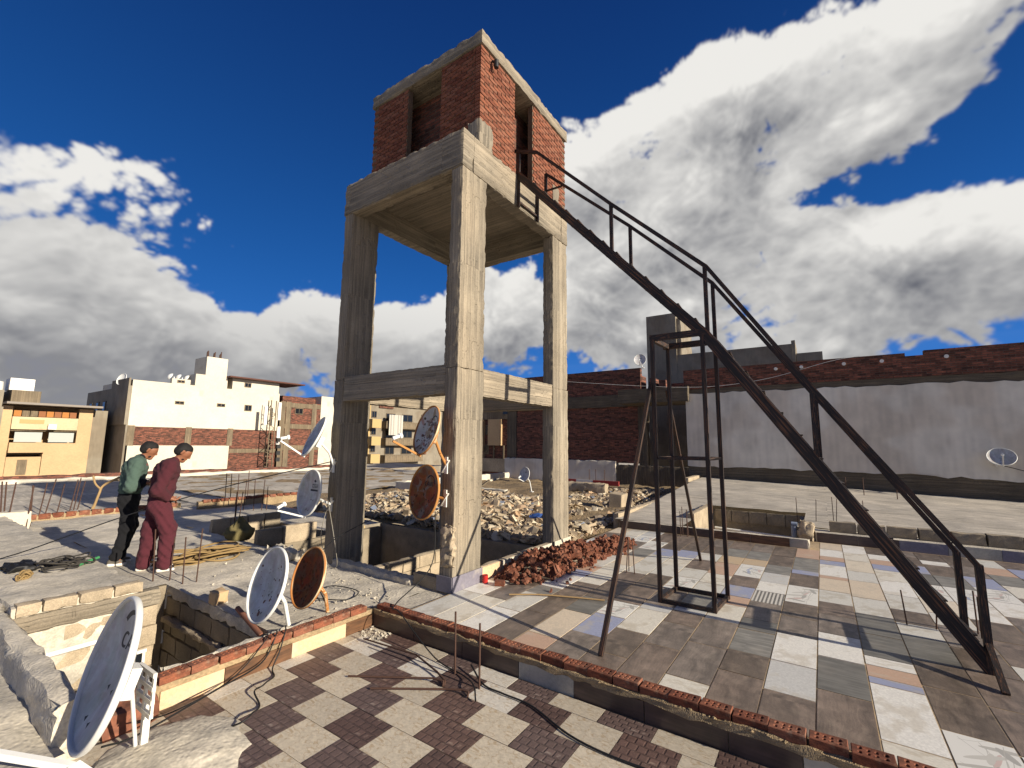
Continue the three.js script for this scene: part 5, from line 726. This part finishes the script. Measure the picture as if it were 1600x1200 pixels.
// ---------- people ----------
// smooth body surfaces: distance to tapered bones, joined, meshed with surface nets
function sdBone(p, b) { const [ax, ay, az, ra, ex, ey, ez, rb] = b; const dx = ex - ax, dy = ey - ay, dz = ez - az, l2 = dx * dx + dy * dy + dz * dz; let t = l2 ? ((p[0] - ax) * dx + (p[1] - ay) * dy + (p[2] - az) * dz) / l2 : 0; t = clamp(t); return Math.hypot(p[0] - ax - dx * t, p[1] - ay - dy * t, p[2] - az - dz * t) - mix(ra, rb, t); }
function surfaceNet(bones, cell, k, fold = 0) {
  const lo = [1e9, 1e9, 1e9], hi = [-1e9, -1e9, -1e9]; for (const b of bones) for (let i = 0; i < 3; i++) { lo[i] = Math.min(lo[i], b[i] - b[3] - .04, b[i + 4] - b[7] - .04); hi[i] = Math.max(hi[i], b[i] + b[3] + .04, b[i + 4] + b[7] + .04); }
  const n = lo.map((v, i) => Math.ceil((hi[i] - v) / cell) + 1), F = new Float32Array(n[0] * n[1] * n[2]), id = (i, j, q) => i + n[0] * (j + n[1] * q);
  for (let q = 0; q < n[2]; q++) for (let j = 0; j < n[1]; j++) for (let i = 0; i < n[0]; i++) { const p = [lo[0] + i * cell, lo[1] + j * cell, lo[2] + q * cell]; let d = 1e3; for (const b of bones) { const e = sdBone(p, b); const h = Math.max(k - Math.abs(d - e), 0) / k; d = Math.min(d, e) - h * h * k * .25; } if (fold && Math.abs(d) < .05) d += fold * (noise3(p[0] * 6, p[1] * 9 + p[0] * 9, p[2] * 6) + .4 * noise3(p[0] * 14, p[1] * 22 - p[0] * 18, p[2] * 14)); F[id(i, j, q)] = d; }
  const vid = new Int32Array(F.length).fill(-1), pos = [], idx = [];
  for (let q = 0; q < n[2] - 1; q++) for (let j = 0; j < n[1] - 1; j++) for (let i = 0; i < n[0] - 1; i++) {
    let c = 0, sx = 0, sy = 0, sz = 0, s0 = F[id(i, j, q)] < 0, mixed = false; for (let m = 1; m < 8; m++) if ((F[id(i + (m & 1), j + (m >> 1 & 1), q + (m >> 2))] < 0) !== s0) { mixed = true; break; } if (!mixed) continue;
    for (let a = 0; a < 8; a++) for (let ax = 0; ax < 3; ax++) { if (a >> ax & 1) continue; const b = a | 1 << ax, fa = F[id(i + (a & 1), j + (a >> 1 & 1), q + (a >> 2))], fbv = F[id(i + (b & 1), j + (b >> 1 & 1), q + (b >> 2))]; if ((fa < 0) === (fbv < 0)) continue; const t = fa / (fa - fbv); sx += (a & 1) + (ax === 0 ? t : 0); sy += (a >> 1 & 1) + (ax === 1 ? t : 0); sz += (a >> 2) + (ax === 2 ? t : 0); c++; }
    vid[id(i, j, q)] = pos.length / 3; pos.push(lo[0] + (i + sx / c) * cell, lo[1] + (j + sy / c) * cell, lo[2] + (q + sz / c) * cell);
  }
  const quad = (a, b, c, d, f) => { if (a < 0 || b < 0 || c < 0 || d < 0) return; f ? idx.push(a, b, c, a, c, d) : idx.push(a, c, b, a, d, c); };
  for (let q = 1; q < n[2] - 1; q++) for (let j = 1; j < n[1] - 1; j++) for (let i = 1; i < n[0] - 1; i++) { const s = F[id(i, j, q)] < 0;
    if (s !== F[id(i + 1, j, q)] < 0) quad(vid[id(i, j - 1, q - 1)], vid[id(i, j, q - 1)], vid[id(i, j, q)], vid[id(i, j - 1, q)], s);
    if (s !== F[id(i, j + 1, q)] < 0) quad(vid[id(i - 1, j, q - 1)], vid[id(i - 1, j, q)], vid[id(i, j, q)], vid[id(i, j, q - 1)], s);
    if (s !== F[id(i, j, q + 1)] < 0) quad(vid[id(i - 1, j - 1, q)], vid[id(i, j - 1, q)], vid[id(i, j, q)], vid[id(i - 1, j, q)], s); }
  const g = new THREE.BufferGeometry(); g.setAttribute('position', new THREE.Float32BufferAttribute(pos, 3)); g.setIndex(idx); g.computeVertexNormals(); return g;
}
// local axes: x forward, y up, z to the person's right
const bone = (a, ra, b, rb) => [...a, ra, ...b, rb];
function headBones(H, tilt) { // H skull centre; tilt pitches the face down
  const c = Math.cos(tilt), s = Math.sin(tilt), L = (x, y, z) => [H[0] + x * c + y * s, H[1] - x * s + y * c, H[2] + z];
  return { L, list: [bone(L(-.018, .025, 0), .088, L(.022, .02, 0), .082), bone(L(.03, -.03, 0), .066, L(.052, -.085, 0), .04), bone(L(.085, .012, 0), .013, L(.108, -.022, 0), .015), bone(L(.09, -.058, -.012), .012, L(.09, -.058, .012), .012), bone(L(.072, -.098, 0), .022, L(.066, -.092, 0), .024), bone(L(.062, .035, -.034), .02, L(.062, .035, .034), .02), bone(L(-.008, .015, .084), .016, L(-.012, -.022, .082), .011), bone(L(-.008, .015, -.084), .016, L(-.012, -.022, -.082), .011)] };
}
function handBones(w, d, side, curl = .7) { // w wrist, d unit direction; five separate fingers
  const D = V(...d).normalize(), S = V(0, 0, side).cross(D).lengthSq() < .01 ? V(1, 0, 0) : V(0, 0, side), N = D.clone().cross(S).normalize(), A = (f, s, n) => { const p = V(...w).addScaledVector(D, f).addScaledVector(S, s).addScaledVector(N, n); return [p.x, p.y, p.z]; };
  const out = [bone(A(0, 0, 0), .026, A(.045, 0, 0), .03), bone(A(.03, -.022, 0), .018, A(.08, -.026, 0), .017), bone(A(.03, .02, 0), .018, A(.082, .022, 0), .017)];
  [[-.03, .06], [-.011, .074], [.009, .07], [.028, .055]].forEach(([s, l]) => { const k = curl; out.push(bone(A(.082, s, 0), .0105, A(.082 + l * .5 * Math.cos(k), s, -l * .5 * Math.sin(k)), .0095), bone(A(.082 + l * .5 * Math.cos(k), s, -l * .5 * Math.sin(k)), .0095, A(.082 + l * .5 * (Math.cos(k) + Math.cos(2 * k)), s, -l * .5 * (Math.sin(k) + Math.sin(2 * k))), .008)); });
  out.push(bone(A(.02, -.03, -.006), .013, A(.055, -.052, -.02), .011), bone(A(.055, -.052, -.02), .011, A(.085, -.046, -.034), .009)); return out;
}
function person(label, P, yaw, J, C) {
  const t = new THREE.Group(); t.name = numbered('person'); t.position.set(...P); t.rotation.y = yaw; scene.add(t); tag(t, label, 'person');
  const add = (n, g, m, l) => { const o = shadow(new THREE.Mesh(g, m)); o.name = n; t.add(o); if (l) o.userData.label = l; return o; };
  const skin = std({ color: 0x8a5a40, roughness: .6 });
  const hd = headBones(J.head, J.tilt);
  const S = J.sh, limb = (a, b, c, r) => [bone(a, r[0], b, r[1]), bone(b, r[1], c, r[2])];
  const torso = [bone([J.chest[0], J.chest[1], -.075], .105, [J.chest[0], J.chest[1], .075], .105), bone([J.waist[0], J.waist[1], -.05], .105, [J.waist[0], J.waist[1], .05], .105), bone([J.hip[0], J.hip[1], -.06], .108, [J.hip[0], J.hip[1], .06], .108), bone([J.chest[0], J.chest[1], 0], .12, [J.waist[0], J.waist[1], 0], .108), bone([J.waist[0], J.waist[1], 0], .108, [J.hip[0], J.hip[1], 0], .11), bone([S[0], S[1], -.15], .06, [S[0], S[1], .15], .06), bone([J.neck[0] - .02, J.neck[1] - .02, 0], .052, [J.chest[0], J.chest[1] + .03, 0], .1)];
  const arms = [], legs = [];
  for (const q of [1, -1]) { const a = q > 0 ? J.armR : J.armL; arms.push(...limb([S[0], S[1] - .01, q * .165], a[0], a[1], [.056, .046, .034])); const l = q > 0 ? J.legR : J.legL; legs.push(...limb([J.hip[0], J.hip[1] - .03, q * .085], l[0], l[1], [.088, .062, .045])); }
  const hands = [...handBones(J.armR[1], J.handDir, 1, J.curl), ...handBones(J.armL[1], J.handDir, -1, J.curl)];
  const feet = []; for (const l of [J.legR, J.legL]) feet.push(bone([l[1][0], l[1][1] - .02, l[1][2]], .04, [l[2][0] - .05, l[2][1] + .01, l[2][2]], .034));
  // one skin surface under the clothes
  const shrink = (b, k) => { const c = b.slice(); c[3] -= k; c[7] -= k; return c; };
  const main = surfaceNet([...torso.map(b => shrink(b, .012)), ...arms.map(b => shrink(b, .008)), ...legs.map(b => shrink(b, .012)), ...feet, bone(J.neck, .05, [J.head[0] - .015, J.head[1] - .05, 0], .05)], .012, .035);
  const fine = surfaceNet([...hd.list, bone(J.neck, .05, [J.head[0] - .02, J.head[1] - .06, 0], .052)], .0045, .02), hg = surfaceNet(hands, .0045, .010);
  const body = add('body', mergeGeometries([main, fine, hg]), skin);
  const hair = surfaceNet([bone(hd.L(-.026, .045, 0), .085, hd.L(.016, .05, 0), .078), bone(hd.L(-.048, -.005, -.025), .064, hd.L(-.048, -.005, .025), .064), bone(hd.L(-.02, .03, -.03), .062, hd.L(-.02, .03, .03), .062)], .006, .03, .0025); add('hair', hair, std({ color: 0x0f0c0a, roughness: .8 }));
  if (C.beard) { const bd = surfaceNet([bone(hd.L(.052, -.09, 0), .038, hd.L(.064, -.1, 0), .028), bone(hd.L(.05, -.075, .03), .02, hd.L(.05, -.075, -.03), .02)], .005, .02, .001); add('beard', bd, std({ color: 0x1a120e, roughness: .9 })); }
  for (const q of [1, -1]) { const e = new THREE.SphereGeometry(.011, 10, 8); const p = hd.L(.078, .018, q * .032); e.translate(...p); add('eye', e, std({ color: 0x1c1512, roughness: .3 })); }
  const grow = (b, k) => { const c = b.slice(); c[3] += k; c[7] += k; return c; };
  const cut = (b, f) => { const c = b.slice(); for (let i = 0; i < 3; i++) c[4 + i] = mix(b[i], b[4 + i], f); c[7] = mix(b[3], b[7], f); return c; };
  const sleeves = arms.map((b, i) => i % 2 ? grow(cut(b, C.sleeve), .028) : grow(b, .03));
  add('top', surfaceNet([...torso.slice(0, 2).map(b => grow(b, .022)), ...torso.slice(3, 4).map(b => grow(b, .03)), grow(torso[5], .024), grow(torso[6], .014), ...(C.longTop ? [grow(torso[2], .016), grow(torso[4], .014)] : [bone([J.waist[0], J.waist[1] - .06, -.05], .118, [J.waist[0], J.waist[1] - .06, .05], .118)]), ...sleeves.filter(() => true)], .011, .05, .011), C.top);
  add('collar', surfaceNet([bone([J.neck[0] - .012, J.neck[1] - .005, -.028], .046, [J.neck[0] - .012, J.neck[1] - .005, .028], .046)], .008, .02), C.collar || C.top);
  if (C.cuff) add('sleeve_end', surfaceNet(arms.filter((b, i) => i % 2).map(b => grow(b, .03)).map(b => { const c = b.slice(); for (let i = 0; i < 3; i++) c[i] = mix(b[i], b[4 + i], .25); return c; }), .01, .02, .004), C.cuff);
  if (C.print) { const pr = new THREE.SphereGeometry(.045, 14, 10); pr.scale(.5, 1.1, .9); pr.translate(J.chest[0] + .115, J.chest[1] + .03, .06); add('chest_print', pr, C.print); }
  const trL = legs.map(b => grow(b, C.loose)).map((b, i) => i % 2 ? (b[7] = Math.max(b[7], C.hem), b) : b);
  add('trousers', surfaceNet([grow(torso[2], .018), grow(torso[4], .012), ...trL], .011, .04, .012), C.trousers);
  for (const l of [J.legR, J.legL]) { const [, a, toe] = l; const sh = surfaceNet([bone([a[0] - .045, toe[1] + .035, a[2]], .038, [toe[0] - .02, toe[1] + .02, toe[2]], .03), bone([a[0] - .01, a[1], a[2]], .042, [a[0] + .02, toe[1] + .04, a[2]], .042)], .008, .03); const s = add('shoe', sh, C.shoe); const so = surfaceNet([bone([a[0] - .055, toe[1] + .004, a[2] - .016], .026, [toe[0] - .01, toe[1] + .0, toe[2] - .016], .024), bone([a[0] - .055, toe[1] + .004, a[2] + .016], .026, [toe[0] - .01, toe[1], toe[2] + .016], .024)], .008, .02); const o = shadow(new THREE.Mesh(so, M.white)); o.name = 'sole'; s.add(o);
    for (const f of [.3, .45, .6]) { if (!C.stripes) break; const g = bar([mix(a[0], toe[0], f), toe[1] + .02, a[2] + .036], [mix(a[0], toe[0], f) + .03, toe[1] + .07, a[2] + .03], [.004, .006]); const st = shadow(new THREE.Mesh(g, M.white)); st.name = 'stripe'; s.add(st); } }
  return { t, add };
}
const cloth = (c) => std({ color: c, roughness: 1, bumpMap: cemB, bumpScale: .004 });
{
  const k = .00183, px = 400, py = 1083, j = (x, y, z = 0) => [(x - px) * k * .66, (py - y) * k, z];
  const r = person('man in a dark red shirt and trousers looking down at his hands', [-7.52, G0, -2.53], Math.atan2(.954, .3), {
    head: j(568, 225), tilt: .58, neck: j(515, 282), chest: j(438, 365), waist: j(414, 500), hip: j(398, 600), sh: j(455, 322),
    armR: [j(372, 500, .25), j(468, 552, .17)], armL: [j(385, 495, -.25), j(475, 558, -.12)], handDir: [.85, -.35, 0], curl: .6,
    legR: [j(500, 775, .11), j(495, 1030, .1), j(585, 1072, .11)], legL: [j(345, 810, -.11), j(318, 1035, -.12), j(405, 1072, -.12)] },
    { top: cloth(0x451a22), trousers: cloth(0x4c1d26), longTop: true, sleeve: .93, loose: .034, hem: .085, shoe: std({ color: 0x1c1a1c, roughness: .7 }), stripes: true, beard: true });
  r.add('phone', (() => { const g = new THREE.BoxGeometry(.14, .012, .07); g.rotateZ(-.3); g.translate((560 - px) * k * .66 + .06, (py - 590) * k, .03); return g; })(), M.cable, 'dark flat object held in both hands');
  const k2 = .00188, qx = 200, qy = 1018, i = (x, y, z = 0) => [(x - qx) * k2 * .66, (qy - y) * k2, z];
  person('man in a green sweatshirt and black trousers standing behind the man in red', [-8.3, G0, -2.40], Math.atan2(.954, .3), {
    head: i(346, 172), tilt: .42, neck: i(298, 225), chest: i(238, 310), waist: i(222, 440), hip: i(215, 535), sh: i(250, 272),
    armR: [i(222, 440, .25), i(315, 420, .19)], armL: [i(240, 440, -.25), i(320, 430, -.15)], handDir: [.95, .1, 0], curl: .8,
    legR: [i(228, 745, .1), i(155, 955, .11), i(250, 1005, .12)], legL: [i(262, 740, -.1), i(190, 965, -.1), i(285, 1008, -.1)] },
    { top: cloth(0x46594f), trousers: cloth(0x0e0e12), longTop: false, sleeve: .4, loose: .018, hem: .055, shoe: std({ color: 0x5c564c, roughness: .8 }), cuff: cloth(0x12141a), collar: cloth(0x14161a), print: cloth(0xa03030), beard: true });
}
renderer.render(scene, camera);
